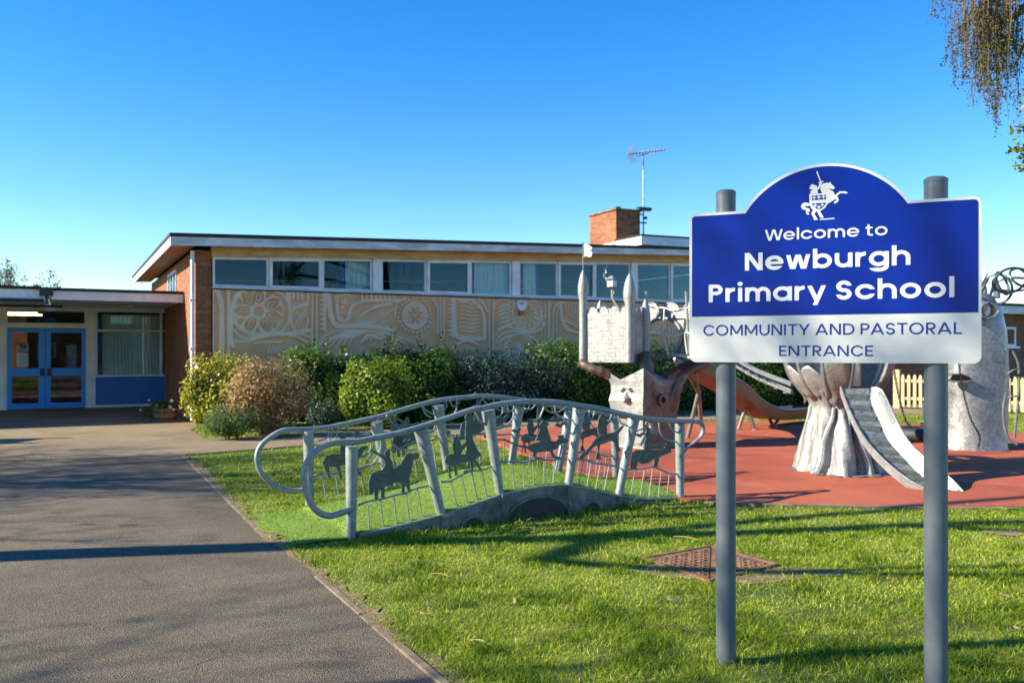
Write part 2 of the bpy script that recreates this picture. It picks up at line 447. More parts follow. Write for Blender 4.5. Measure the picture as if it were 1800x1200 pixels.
# concrete kerbs
def kerb(name, pts, wd, z, m=KERB, jit=.006):
    mb = MB()
    for a, b in zip(pts[:-1], pts[1:]):
        a, b = Vector(a), Vector(b); L = (b-a).length; n = max(1, int(L/.9)); d = (b-a)/n
        for k in range(n):
            p, q = a + d*(k+.006), a + d*(k+.994)
            s = Vector((-d.y, d.x, 0)).normalized() * wd
            zz = z + random.uniform(-jit, jit)
            mb.hexa([p + Vector((0,0,-.08)), q + Vector((0,0,-.08)), q + s + Vector((0,0,-.08)), p + s + Vector((0,0,-.08)),
                     p + Vector((0,0,zz)), q + Vector((0,0,zz)), q + s + Vector((0,0,zz)), p + s + Vector((0,0,zz))])
    return tag(mb.build(name, m, bevel=.006), kind='structure')
kerb('path_edging', [p + Vector((.015,0,0)) for p in (G(560,1012), G(640,1080), G(700,1132), G(800,1216), Vector((.62,2.6,0)))][::-1], .05, .013)
kerb('path_edging', [G(330,806), G(430,905), G(470,944)][::-1], .04, .006)
kerb('play_surface_edging', [G(1802,897), G(1640,896), G(1500,894), G(1400,892), G(1300,890), G(1236,886)], -.08, .028)
kerb('footpath_edging', [G(322,801), G(600,779), G(845,761)], -.05, .02)
def ragged(pts, w0, w1):
    """worn strip of earth along an edge"""
    l, r = [], []
    for a, b in zip(pts[:-1], pts[1:]):
        n = max(2, int((b-a).length/.07)); d = (b-a).normalized(); s = Vector((-d.y, d.x, 0))
        for k in range(n):
            q = a.lerp(b, k/n); l.append(q + s*random.uniform(w0*.2, w0)); r.append(q - s*random.uniform(w1*.2, w1))
    return l + r[::-1]
sheet('worn_edge', [ragged([p + Vector((.01,0,0)) for p in PATH_R[::-1]], .06, .13)], .0075, SOIL)
soil_c = Vector((1.55, 6.25, 0))
def blob(c, rx, ry, n=28, rot=0):
    out = []
    ph = [random.uniform(0, 6.28) for _ in range(4)]
    for k in range(n):
        t = 2*math.pi*k/n; r = 1 + .16*math.sin(2*t+ph[0]) + .12*math.sin(3*t+ph[1]) + .09*math.sin(5*t+ph[2]) + .06*math.sin(9*t+ph[3])
        x, y = rx*r*math.cos(t), ry*r*math.sin(t)
        out.append(Vector((c[0] + x*math.cos(rot) - y*math.sin(rot), c[1] + x*math.sin(rot) + y*math.cos(rot), 0)))
    return out
soil_polys = [blob((1.53,6.30), .68, .40, rot=-.2), blob((2.22,6.14), .17, .10), blob(G(1765,937), .20, .10), blob(G(870,772), .5, .35)]
for k_, sp__ in enumerate(soil_polys): sheet('bare_soil', [sp__], .005 + .0015*k_, SOIL)

# ================================================================== school hall
HW = 19.0                                   # facade length in view
def roof_top(x): return 4.065 + (x+.55) * .0337
def fas_bot(x): return 3.802 + (x+.55) * .0355
hall = thing('school_hall', 'long brick school hall with a carved mural and a strip of high windows', 'school building', HF.o, 27.5)
SILL, MUR0 = 3.005, 1.05
BAY = 3.76; W0 = .36
def slab(x0, x1, y0, y1, zb, zt, mbx, mi=0):
    mbx.hexa([(x0,y0,zb(x0)),(x1,y0,zb(x1)),(x1,y1,zb(x1)),(x0,y1,zb(x0)),(x0,y0,zt(x0)),(x1,y0,zt(x1)),(x1,y1,zt(x1)),(x0,y1,zt(x0))], mi)
mb = MB()
mb.box(0, .335, 0, .34, 0, 3.78)                                   # corner pier
mb.hexa([(0,.34,0),(.3,.34,0),(.3,11,0),(0,11,0),(0,.34,3.8),(.3,.34,3.8),(.3,11,3.8),(0,11,3.8)])
mb.box(.335, HW, .03, .33, 0, MUR0)
mb.hexa([(HW,0,0),(HW+.3,0,0),(HW+.3,11,0),(HW,11,0),(HW,0,4.54),(HW+.3,0,4.54),(HW+.3,11,4.54),(HW,11,4.54)])
slab(.3, HW, 10.7, 11, lambda x: 0, lambda x: fas_bot(x)+.049, mb)
mb.build('wall', BRICK, hall)
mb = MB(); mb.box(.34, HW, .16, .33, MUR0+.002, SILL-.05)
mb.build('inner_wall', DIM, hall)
mb = MB(); mb.box(.3, HW, .34, 10.7, .02, .1)
mb.build('floor', FLOORI, hall)
# roof slab, fascia, soffit, beam
mb = MB(); slab(-.57, HW+.5, -.48, 11.4, lambda x: roof_top(x)-.075, roof_top, mb)
roof = mb.build('roof', BLACK, hall)
mb = MB(); slab(-.55, HW+.48, -.45, -.42, fas_bot, lambda x: roof_top(x)-.077, mb)
slab(-.55, -.52, -.418, 11.3, fas_bot, lambda x: roof_top(x)-.077, mb)
mb.build('fascia', WHITED, roof)
mb = MB(); slab(-.518, HW+.4, -.418, -.004, lambda x: fas_bot(x)+.05, lambda x: fas_bot(x)+.07, mb)
slab(-.518, -.004, 0, 11.2, lambda x: fas_bot(x)+.05, lambda x: fas_bot(x)+.07, mb)
mb.build('soffit', WOOD, roof)
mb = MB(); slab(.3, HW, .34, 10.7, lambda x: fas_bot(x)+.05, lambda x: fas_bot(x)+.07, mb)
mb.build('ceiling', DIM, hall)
head = lambda x: 3.615 + (x-.37)*.0355
mb = MB(); slab(.337, HW, .0, .2, lambda x: head(x)+.035, lambda x: fas_bot(x)+.048, mb)
slab(.337, HW, -.03, .0, lambda x: head(x)+.11, lambda x: fas_bot(x)+.048, mb)
mb.build('timber_beam', BEAM, hall)
mb = MB(); mb.box(.337, HW, -.10, .16, SILL-.05, SILL)
mb.build('sill', WHITED, hall, bevel=.008)
mb = MB()
for k in range(1, 6):
    xc = W0 + BAY*k
    if xc > HW-.3: break
    mb = MB(); slab(xc-.105, xc+.105, -.035, .15, lambda x: SILL+.001, lambda x: head(x)+.033, mb)
    mb.build('mullion', WHITE, hall, bevel=.006)
pane_w = (BAY-.21)/3
for k in range(5):
    for j in range(3):
        x0 = W0 + BAY*k + (.0 if k == 0 else .107) + j*((BAY-.107-(.0 if k == 0 else .107))/3)
        x1 = x0 + (BAY-.107-(.0 if k == 0 else .107))/3 - .004
        opens = j == 1 or (k*3+j) in (10,)
        fr = .075 if opens else .05
        y0 = -.02 if opens else .02
        mb = MB()
        zt = lambda x: head(x)+.03
        slab(x0, x1, y0, .1, lambda x: SILL+.002, lambda x: SILL+fr*.8, mb)
        slab(x0, x1, y0, .1, lambda x: zt(x)-fr, zt, mb)
        slab(x0, x0+fr, y0, .1, lambda x: SILL+fr*.8+.001, lambda x: zt(x)-fr-.001, mb)
        slab(x1-fr, x1, y0, .1, lambda x: SILL+fr*.8+.001, lambda x: zt(x)-fr-.001, mb)
        win = mb.build('window', WHITE, hall, bevel=.004)
        mb = MB(); slab(x0+fr-.01, x1-fr+.01, .045, .051, lambda x: SILL+fr*.8-.01, lambda x: zt(x)-fr+.01, mb)
        mb.build('pane', GLASS, win)
def curtain(x0, x1, y, z0, z1, m, parent, amp=.03, per=.11):
    n = max(8, int((x1-x0)/.02)); rings = []
    prof = [(x0 + (x1-x0)*i/n, y + amp*math.sin(2*math.pi*(x1-x0)*i/n/per + .7*math.sin(i*.13)) ) for i in range(n+1)]
    lo = [(x*1.0, yy, z0) for x, yy in prof]; hi = [((x-x0)*.92+x0, y+(yy-y)*.7, z1) for x, yy in prof]
    b = MB(); k = n+1
    b.add(lo + hi, [(i, i+1, k+i+1, k+i) for i in range(n)])
    return b.build('curtain', m, parent, smooth=True, ang=80)
for pa, pb, m in ((606,650,CURTAIN), (596,606,CURTB), (832,868,CURTAIN), (866,900,CURTAIN), (858,864,CURTB), (918,940,CURTAIN), (941,947,CURTB)):
    xa, _ = HF.at(pa, 490, .28); xb, _ = HF.at(pb, 490, .28)
    curtain(xa, xb, .22 + (.06 if m is CURTB else 0), SILL+.01, head(xa)+.02, m, hall)
# side high window, lit gable
fr = MB(); fr.box(-.03,.05, 3.6,5.6, 3.02,3.08); fr.box(-.03,.05, 3.6,5.6, 3.60,3.66)
for yy in (3.6, 4.25, 4.9, 5.54): fr.box(-.03,.05, yy,yy+.06, 3.081,3.599)
sw = fr.build('window', WHITE, hall); pn = MB(); pn.box(-.012,-.006, 3.65,5.55, 3.07,3.61); pn.build('pane', GLASS, sw)
# rainwater pipe
mb = MB(); mb.tube([(-.07,-.06,3.75),(-.07,-.06,.08)], .042, 12)
for z in (.55, 1.6, 2.65): mb.box(-.125,-.015,-.115,-.012,z,z+.06)
mb.build('downpipe', WHITE, hall, smooth=True)
# chimney and raised roof light box
cx0, cx1, cy0, cy1 = 13.1, 14.03, 3.0, 4.55
mb = MB(); zt = 6.08
mb.box(cx0, cx1, cy0, cy1, 4.3, zt)
ch = mb.build('chimney', BRICK, roof)
mb = MB(); mb.box(cx0-.05,cx1+.05,cy0-.05,cy1+.05,zt+.001,zt+.06); mb.box(cx0+.02,cx0+.2,cy0+.02,cy0+.2,zt+.062,zt+.12)
mb.build('capstone', KERB, ch, bevel=.01)
mb = MB(); mb.box(cx0-.025,cx0-.001,cy0,cy1,4.98,5.06); mb.build('flashing', WHITED, ch)
mb = MB(); slab(12.84, HW, 1.26, 2.5, lambda x: 4.35, lambda x: 4.80+.012*(x-12.8), mb); lb = mb.build('raised_roof', BRICK, roof)
mb = MB(); slab(12.78, HW, 1.2, 2.56, lambda x: 4.76+.012*(x-12.8), lambda x: 5.02+.012*(x-12.8), mb); mb.build('fascia', WHITE, lb)
mb = MB(); slab(12.75, HW+.03, 1.17, 2.59, lambda x: 5.022+.012*(x-12.8), lambda x: 5.065+.012*(x-12.8), mb); mb.build('felt_edge', BLACK, lb)

# ---- carved mural
def build_mural():
    us, vs = .35, MUR0
    du = .0135
    NU, NV = int((HW-us)/du), int((SILL-.055-vs)/du)
    U, V = np.meshgrid(us + du*np.arange(NU), vs + du*np.arange(NV))
    pale = np.zeros(U.shape)
    A = lambda x, y: HF.at(360 + x/6.923, 500 + y/6.923, 0)
    Bq = lambda x, y: HF.at(320 + x/3, 400 + y/3, 0)
    Cq = lambda x, y: HF.at(780 + x/6.923, 500 + y/6.923, 0)
    def sub(pts, pad):
        xs = [p[0] for p in pts]; ys = [p[1] for p in pts]
        i0 = max(0, int((min(xs)-pad-us)/du)); i1 = min(NU, int((max(xs)+pad-us)/du)+2)
        j0 = max(0, int((min(ys)-pad-vs)/du)); j1 = min(NV, int((max(ys)+pad-vs)/du)+2)
        return (slice(j0, j1), slice(i0, i1)) if i1 > i0 and j1 > j0 else None
    def stroke(pts, wd, val=1.0, curve=True, taper=False):
        pts = [Vector((p[0], p[1], 0)) for p in pts]
        if curve and len(pts) > 2: pts = catmull(pts, 8)
        n = len(pts)-1
        for i, (a, b) in enumerate(zip(pts[:-1], pts[1:])):
            ww = wd * (math.sin(math.pi*min(1, max(0, (i+.5)/n)))*.75+.25 if taper else 1)
            s = sub((a, b), ww+.03)
            if s is None: continue
            X, Y = U[s]-a.x, V[s]-a.y; d = b-a; L2 = d.x*d.x+d.y*d.y+1e-12
            t = np.clip((X*d.x+Y*d.y)/L2, 0, 1)
            dist = np.hypot(X-t*d.x, Y-t*d.y)
            k = np.clip((ww/2 + .010 - dist)/.020, 0, 1)
            pale[s] = pale[s]*(1-k) + val*k
    def poly(pts, val):
        s = sub(pts, .02)
        if s is None: return
        k = pip(U[s], V[s], pts); pale[s] = np.where(k, val, pale[s])
    def disc(c, r, val, r2=None, w_=None):
        s = sub([(c[0]-r, c[1]-r), (c[0]+r, c[1]+r)], .06)
        if s is None: return
        d = np.hypot(U[s]-c[0], V[s]-c[1])
        k = np.clip((r+.008-d)/.016, 0, 1) if w_ is None else np.clip((w_/2+.008-abs(d-r))/.016, 0, 1)
        pale[s] = pale[s]*(1-k) + val*k
    def petal(c, a, r0, r1, wd, val):
        pts = []
        for t in np.linspace(0, 1, 10): pts.append((r0+(r1-r0)*t, wd*math.sin(math.pi*t**.8)))
        pts = pts + [(x, -y) for x, y in pts[::-1][1:-1]]
        poly([(c[0]+x*math.cos(a)-y*math.sin(a), c[1]+x*math.sin(a)+y*math.cos(a)) for x, y in pts], val)
    m1 = lambda f, pts: [f(*p) for p in pts]
    # first panel: stripes, flower medallion, leaf, tulip
    for x, wd in ((97,.05), (203,.12), (287,.07)):
        stroke(m1(A, [(x-(x == 203)*60, 55), (x-8*(x == 203), 230), (x, 420), (x, 900)]), wd)
    stroke(m1(A, [(345,760),(318,650),(325,420),(335,220),(400,110),(560,70),(800,80)]), .07)
    c = A(650,330); rr = .62
    disc(c, rr*.93, 1.0)
    for k, an in enumerate((90, 32, -17, -62, -122, 179, 131)):
        a = R(an)
        petal(c, a, .17, .56, .115, 0); petal(c, a, .20, .44, .066, 1); petal(c, a, .24, .41, .034, 0)
    for an in (113, 62, 8, -40, -92, -150, 155):
        a = R(an); q = lambda r, d: (c[0]+r*math.cos(a+d), c[1]+r*math.sin(a+d))
        poly([q(.33,0), q(.52,.15), q(.52,-.15)], 0)
    disc(c, .19, 1); disc(c, .105, 0)
    stroke(m1(A, [(800,85),(920,150),(985,300),(960,470),(870,580)]), .09, 0)
    stroke(m1(A, [(830,75),(960,140),(1025,300),(1010,470),(900,600)]), .05, 1)
    stroke(m1(A, [(370,470),(470,560),(640,610),(860,585),(1010,600),(1275,560)]), .085, 1)
    stroke(m1(A, [(350,560),(450,640),(560,650),(640,640)]), .05, 1)
    stroke(m1(A, [(345,690),(520,690),(800,625),(1050,620),(1240,700)]), .06, 1)
    stroke(m1(A, [(600,715),(780,700),(930,700)]), .055, 1); stroke(m1(A, [(1030,640),(1160,610),(1270,640)]), .05, 1)
    for k in range(8): stroke(m1(A, [(800+k*28,735),(780+k*30,800),(770+k*32,860)]), .03, 1, taper=True)
    stroke(m1(A, [(985,85),(1030,240),(1050,275),(1150,250),(1245,215),(1255,110)]), .055, 1)
    for x in (1020, 1065, 1115, 1165): stroke(m1(A, [(x+8,95),(x+12,175)]), .07, 1, taper=True)
    stroke(m1(A, [(1080,560),(1035,420),(1060,320),(1160,270),(1255,250)]), .06, 1)
    stroke(m1(A, [(1090,540),(1120,440),(1240,290)]), .045, 1); stroke(m1(A, [(1130,520),(1170,430),(1245,350)]), .04, 1)
    stroke(m1(A, [(1100,560),(1230,525),(1255,400)]), .04, 1)
    def vpair(f, x0, x1, y0, y1, wd=.045):
        stroke(m1(f, [(x0,y0),(x0,y1)]), wd, 1, False); stroke(m1(f, [(x1,y0),(x1,y1)]), wd, 1, False)
    def zig(f, x, y0, y1, n, wd):
        for k in range(n):
            ya = y0+(y1-y0)*k/n; yb = y0+(y1-y0)*(k+1)/n
            poly(m1(f, [(x+wd, ya), (x-wd*.4, (ya+yb)/2), (x+wd, yb)]), 1)
        stroke(m1(f, [(x+wd*1.25,y0),(x+wd*1.25,y1)]), .07, 1, False)
    vpair(A, 1303, 1355, 90, 900, .05)
    zig(A, 1400, 105, 570, 8, 45)
    # second panel: bird, fans and sun disc
    stroke(m1(Bq, [(770,355),(778,440),(800,508),(850,522),(960,520),(1110,540)]), .12, 1)
    stroke(m1(Bq, [(812,365),(820,470),(838,492),(872,484),(886,430),(915,400),(1000,385),(1150,385)]), .075, 1)
    stroke(m1(Bq, [(812,365),(860,352),(905,372)]), .05, 1)
    for k in range(4): poly(m1(Bq, [(860-8*k,380+28*k),(822,395+28*k),(862-8*k,408+28*k)]), 1)
    for k in range(6): stroke(m1(Bq, [(905+k*10,500-k*7),(950+k*12,455-k*8),(1030+k*8,425-k*4),(1112,412-k*4)]), .034, 1, taper=True)
    stroke(m1(Bq, [(920,505),(1000,500),(1060,470),(1110,430)]), .05, 1)
    for k in range(8): stroke(m1(Bq, [(945+k*24,355),(952+k*24,392)]), .06, 1, taper=True)
    for k in range(6): stroke(m1(Bq, [(705+k*34,640),(760+k*26,590),(850+k*14,558+k*3),(960,545+k*2)]), .045, 1, taper=True)
    stroke(m1(Bq, [(720,600),(800,550),(960,548),(1080,560),(1200,600)]), .05, 1)
    for k in range(6): stroke(m1(Bq, [(955+k*16,600),(968+k*16,570),(985+k*15,562)]), .045, 1, taper=True)
    stroke(m1(Bq, [(940,610),(990,570),(1040,590),(1090,570),(1170,610)]), .05, 1)
    def sun(c, r, ray, teeth=24, half=False):
        disc(c, r, .75); disc(c, r, 1, w_=.05)
        for k in range(8): petal(c, R(22.5+45*k), .03, r*.72, .035, 0 if ray else 1)
        for k in range(teeth):
            a0 = 2*math.pi*k/teeth; a1 = 2*math.pi*(k+1)/teeth; am = (a0+a1)/2
            poly([(c[0]+r*1.22*math.cos(a0), c[1]+r*1.22*math.sin(a0)), (c[0]+r*1.5*math.cos(am), c[1]+r*1.5*math.sin(am)), (c[0]+r*1.22*math.cos(a1), c[1]+r*1.22*math.sin(a1))], 1)
        disc(c, r*1.16, 0, w_=.04)
    sun(Bq(1225,465), .32, True)
    stroke(m1(Bq, [(1120,470),(1130,400),(1180,372)]), .05, 1); stroke(m1(Bq, [(1320,380),(1345,430),(1345,560)]), .05, 1)
    vpair(Bq, 1362, 1376, 360, 720)
    # third panel and fourth, then the same again further along
    def panelC(f):
        zig(f, 50, 170, 640, 9, 45)
        stroke(m1(f, [(115,190),(118,420),(135,590),(180,650),(300,665),(490,660)]), .11, 1)
        stroke(m1(f, [(160,185),(330,195),(430,270),(480,390),(492,660)]), .09, 1)
        for k in range(8): stroke(m1(f, [(170,225+k*50),(240,215+k*50),(320,245+k*48),(390,240+k*46),(440,262+k*42)]), .045, 1, taper=True)
        stroke(m1(f, [(420,185),(480,240),(525,340)]), .06, 1); stroke(m1(f, [(160,730),(280,690),(410,740)]), .05, 1)
        vpair(f, 543, 592, 180, 900)
        stroke(m1(f, [(600,300),(620,215),(700,190),(790,195)]), .05, 1)
        for k in range(6): stroke(m1(f, [(650,300+k*48),(720,255+k*50),(770,250+k*50),(825,205+k*52)]), .075, 1, taper=True)
        stroke(m1(f, [(838,200),(838,380),(845,440),(810,500)]), .05, 1)
        c = f(1000,370); disc(c, .43, .35); disc(c, .43, 1, w_=.05)
        for k in range(13): petal(c, 2*math.pi*k/13+.1, .18, .42, .026, 1)
        for k in range(7): petal(c, 2*math.pi*k/7+.4, .02, .25, .05, 0)
        for k in range(14):
            a = R(-115+k*8.5); stroke([(c[0]+.47*math.cos(a), c[1]+.47*math.sin(a)), (c[0]+.56*math.cos(a), c[1]+.56*math.sin(a))], .03, 1)
        stroke(m1(f, [(650,560),(780,515),(920,560),(1060,590),(1180,540),(1205,470)]), .06, 1)
        stroke(m1(f, [(620,720),(680,620),(820,570),(960,600)]), .05, 1); stroke(m1(f, [(650,720),(760,640),(900,625),(1050,640),(1170,740)]), .05, 1)
        c = f(910,800); disc(c, .40, .6)
        for k in range(11): petal(c, R(20+14*k), .12, .42, .03, 0)
        disc(c, .43, 1, w_=.04)
        for x, wd in ((1187,.03), (1225,.04), (1270,.07)): stroke(m1(f, [(x,190),(x,900)]), wd, 1, False)
        stroke(m1(f, [(1320,900),(1322,400),(1340,270),(1400,225),(1470,220)]), .05, 1)
        stroke(m1(f, [(1360,900),(1362,420),(1375,300),(1410,265)]), .035, 1)
        stroke(m1(f, [(1415,230),(1425,420),(1500,540),(1640,600)]), .07, 1)
        for k in range(5): stroke(m1(f, [(1470+k*38,240),(1490+k*36,330),(1560+k*12,420)]), .035, 1, taper=True)
        stroke(m1(f, [(1440,440),(1520,470),(1640,540)]), .05, 1); stroke(m1(f, [(1440,480),(1480,560),(1640,590)]), .04, 1)
    panelC(Cq)
    u0 = Cq(50,400)[0]; sh = Cq(1690,400)[0]-u0
    for rep in (1, 2):
        panelC(lambda x, y: (Cq(x,y)[0]+sh*rep, Cq(x,y)[1]))
    # blur a little, like worn edges
    for _ in range(1):
        p = np.pad(pale, 1, mode='edge'); pale2 = (p[:-2,1:-1]+p[2:,1:-1]+p[1:-1,:-2]+p[1:-1,2:]+4*p[1:-1,1:-1])/8; pale[:] = pale2
    wob = .006*np.sin(U*5+2*np.sin(V*4)) + .004*np.sin(U*13+V*9)
    Yd = -.012 - .05*pale + wob
    Vt = np.stack([U, Yd, V], -1).reshape(-1, 3)
    idx = np.arange(NU*NV).reshape(NV, NU)
    F = np.stack([idx[:-1,:-1], idx[:-1,1:], idx[1:,1:], idx[1:,:-1]], -1).reshape(-1, 4)
    m, nt, bs = base('carved_concrete'); co = objco(nt)
    at = nt.nodes.new('ShaderNodeAttribute'); at.attribute_name = 'relief'
    n1 = ramp(nt, noise(nt, co, 3.0, 7), [(.3, (.40,.40,.40)), (.72, (.95,.95,.95))])
    mm = nt.nodes.new('ShaderNodeMath'); mm.operation = 'MULTIPLY'; nt.links.new(at.outputs['Fac'], mm.inputs[0]); nt.links.new(n1, mm.inputs[1])
    tan = ramp(nt, noise(nt, co, 1.1, 5), [(.35, (.61,.335,.17)), (.65, (.77,.44,.23))])
    cc = mixc(nt, mm.outputs[0], tan, (.80,.63,.46))
    nt.links.new(cc, bs.inputs['Base Color']); bs.inputs['Roughness'].default_value = .9
    bump(nt, bs, noise(nt, co, 60, 4), .3, .005)
    bulk('mural', Vt, F, m, hall, tint=pale.ravel(), attr='relief', smooth=True)
build_mural()
# alarm box on the mural
ax, az = HF.at(916, 538, -.08)
def shield(cx, z, wt, wb, h): return [(cx-wt,z+h/2),(cx+wt,z+h/2),(cx+wt*.93,z),(cx+wb,z-h*.38),(cx+wb*.5,z-h/2),(cx-wb*.5,z-h/2),(cx-wb,z-h*.38),(cx-wt*.93,z)]
mb = MB(); mb.prism([(x,-.045,z) for x, z in shield(ax, az, .13, .09, .24)], (0,-.10,0))
ab = mb.build('alarm_box', WHITE, hall, bevel=.01)
REDP = M_noise("red_plastic", (.42,.02,.05), (.5,.03,.06), 3, .4)
mb = MB(); mb.box(ax-.085, ax+.085, -.150,-.1452, az+.045, az+.085); mb.build('red_band', REDP, ab)
mb = MB(); mb.prism([(x,-.045,z) for x, z in shield(ax, az-.19, .075, .05, .11)], (0,-.08,0)); mb.build('beacon', M_noise("red_lens", (.16,.008,.01), (.2,.01,.012), 3, .2), ab)

# ================================================================== entrance wing
EY = 6.6
ent = thing('entrance_wing', 'low white entrance wing with a deep canopy, blue doors and a blue panel', 'school building', HF.wld((0,0,0)), 27.5)
EX = lambda px, py=640: HF.at(px, py, EY)[0]
HEAD, DOORT, TRB = 2.66, 2.17, 2.27
d0, d1, dm = EX(12,720), EX(151,716), EX(80,720)
w0_, w1_ = EX(170), EX(303)
mb = MB()
mb.box(-26, d0-.05, EY, EY+.2, 0, 2.79)
mb.box(d0-.049, w1_+.10, EY, EY+.16, HEAD+.05, 2.79)
mb.box(d1+.03, w0_-.03, EY-.02, EY+.16, 0, HEAD+.049)
mb.box(w1_+.0, w1_+.095, EY-.02, EY+.16, 0, HEAD+.049)
mb.box(w0_-.029, w1_-.001, EY-.01, EY+.14, .0, .075)
mb.build('wall', WHITE, ent)
mb = MB(); mb.box(-26, -.01, EY+6, EY+6.2, 0, 2.79); mb.build('inner_wall', DIM, ent)
mb = MB(); mb.box(-26, -.01, EY+.2, EY+6, .01, .03); mb.build('floor', FLOORI, ent)
mb = MB(); mb.box(w1_+.10, -.002, EY-.01, EY+.25, 0, 2.79); mb.build('brick_return', BRICK2, ent)
# canopy roof in two lengths
gx = HF.at(82, 515, 2.0)[0]
def canopy(x0, x1, zb, zt):
    mb = MB(); mb.box(x0, x1, 2.03, EY+6.4, zb+.04, zt-.075); c = mb.build('canopy', WHITE, ent)
    mb = MB(); mb.box(x0, x1, 2.0, 2.03, zb, zt-.07); mb.build('fascia', WHITE, c)
    mb = MB(); mb.box(x0-.0, x1, 1.97, EY+6.5, zt-.068, zt); mb.build('felt_edge', BLACK, c)
    return c
canopy(gx+.09, -.02, 2.73, 2.995); ca2 = canopy(-26, gx-.1, 2.715, 3.015)
mb = MB(); mb.box(gx-.14, gx+.13, 1.82, 1.969, 2.80, 2.99); mb.box(gx-.03, gx+.03, 1.9, 2.2, 2.62, 2.80); mb.build('gutter_box', BLACKP, ent, bevel=.01)
mb = MB(); mb.tube([(-26,1.95,2.70),(gx-.05,1.95,2.70)], .035, 10); mb.build('gutter', BLACKP, ent, smooth=True)
mb = MB(); mb.box(-26, EX(110), EY-1.2, EY-1.05, 2.70, 2.753); mb.build('conduit', BLACKP, ent)
lx = EX(215, 545); mb = MB(); mb.box(lx-.18, lx+.18, EY-1.9, EY-1.6, 2.70, 2.768); mb.build('soffit_lamp', WHITED, ent, bevel=.015)
def win(x0, x1, z0, z1, parent, name='window', fr=.045, vx=(), hz=(), m=WHITE, gm=GLASS, y=EY):
    mb = MB()
    mb.box(x0, x1, y, y+.08, z0, z0+fr); mb.box(x0, x1, y, y+.08, z1-fr, z1)
    mb.box(x0, x0+fr, y, y+.08, z0+fr+.001, z1-fr-.001); mb.box(x1-fr, x1, y, y+.08, z0+fr+.001, z1-fr-.001)
    for v in vx: mb.box(v-fr*.55, v+fr*.55, y+.003, y+.077, z0+fr+.001, z1-fr-.001)
    for h in hz: mb.box(x0+fr+.001, x1-fr-.001, y+.001, y+.079, h-fr*.5, h+fr*.5)
    o = mb.build(name, m, parent, bevel=.004)
    mb = MB(); mb.box(x0+fr*.6, x1-fr*.6, y+.04, y+.046, z0+fr*.6, z1-fr*.6); mb.build('pane', gm, o)
    return o
win(d0-.04, d1+.028, TRB, HEAD+.05, ent, 'transom_window', .06)
win(w0_-.028, w1_-.002, .855, HEAD+.05, ent, 'window', .05, vx=(EX(283,600),), hz=(2.14,))
mb = MB(); mb.box(w0_-.027, w1_-.003, EY+.01, EY+.07, .077, .853); mb.build('blue_panel', BLUE2, ent)
mb = MB(); mb.box(d0-.045, d0, EY-.01, EY+.1, 0, TRB-.002); mb.box(d1, d1+.028, EY-.01, EY+.1, 0, TRB-.002); mb.box(d0+.001, d1-.001, EY-.01, EY+.1, DOORT+.02, TRB-.002)
mb.build('door_frame', WHITE, ent)
PAPER = M_noise("notice_paper", (.30,.42,.48), (.62,.68,.70), 3, .7)
PAPER2 = M_noise("notice_print", (.02,.03,.05), (.5,.5,.52), 9, .7)
for k, (x0, x1) in enumerate(((d0+.005, dm-.004), (dm+.004, d1-.005))):
    st = .10; xi0, xi1 = (x0+st+.01, x1-st-.06) if k == 0 else (x0+st+.02, x1-st)
    mb = MB()
    y0, y1 = EY+.0, EY+.06
    mb.box(x0, xi0, y0, y1, .02, DOORT); mb.box(xi1, x1, y0, y1, .02, DOORT)
    for z0, z1 in ((.02,.17),(.90,1.11),(DOORT-.10,DOORT)): mb.box(xi0+.001, xi1-.001, y0, y1, z0, z1)
    dr = mb.build('door', BLUE, ent, bevel=.004)
    for z0, z1 in ((.165,.905),(1.105,DOORT-.095)):
        mb = MB(); mb.box(xi0-.01, xi1+.01, y0+.03, y0+.036, z0, z1); mb.build('pane', GLASSD, dr)
    hx = x1-.13 if k == 0 else x0+.03
    mb = MB(); mb.box(hx, hx+.11, y0-.03, y0-.002, .90, 1.11); mb.build('handle', BLACKP, dr, bevel=.008)
    if k == 0:
        px0, px1 = EX(29,640), EX(50,640)
        mb = MB(); mb.box(px0, px1, EY+.018, EY+.022, 1.16, 1.52); mb.build('notice', PAPER, dr)
        mb = MB(); mb.box(px0, px1, EY+.018, EY+.022, 1.56, 1.78); mb.build('notice', PAPER2, dr)
# interior: blinds, shelf, strip lamps
for a, b in ((178,300),):
    curtain(EX(a), EX(b), EY+.35, .9, 2.6, CURTAIN, ent, .02, .09)
curtain(EX(172), EX(180), EY+.3, .9, 2.6, CURTB, ent); 
mb = MB(); mb.box(d0-.1, dm+.2, EY+2.6, EY+3.0, .03, .75); mb.box(dm+.3, d1+.5, EY+3.4, EY+3.8, .03, 1.5)
mb.build('shelf', M_noise("shelf_clutter", (.05,.02,.12), (.45,.06,.22), 5, .6, lo=.42, hi=.6), ent)
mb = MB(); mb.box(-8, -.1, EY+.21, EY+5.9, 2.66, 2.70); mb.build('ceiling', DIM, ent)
for yy in (1.2, 2.6):
    xa = HF.at(8, 555, EY+yy)[0]; xb = HF.at(66 if yy < 2 else 74, 555, EY+yy)[0]
    mb = MB(); mb.box(xa, xb, EY+yy, EY+yy+.035, 2.615, 2.655); mb.build('strip_lamp', LAMP, ent)

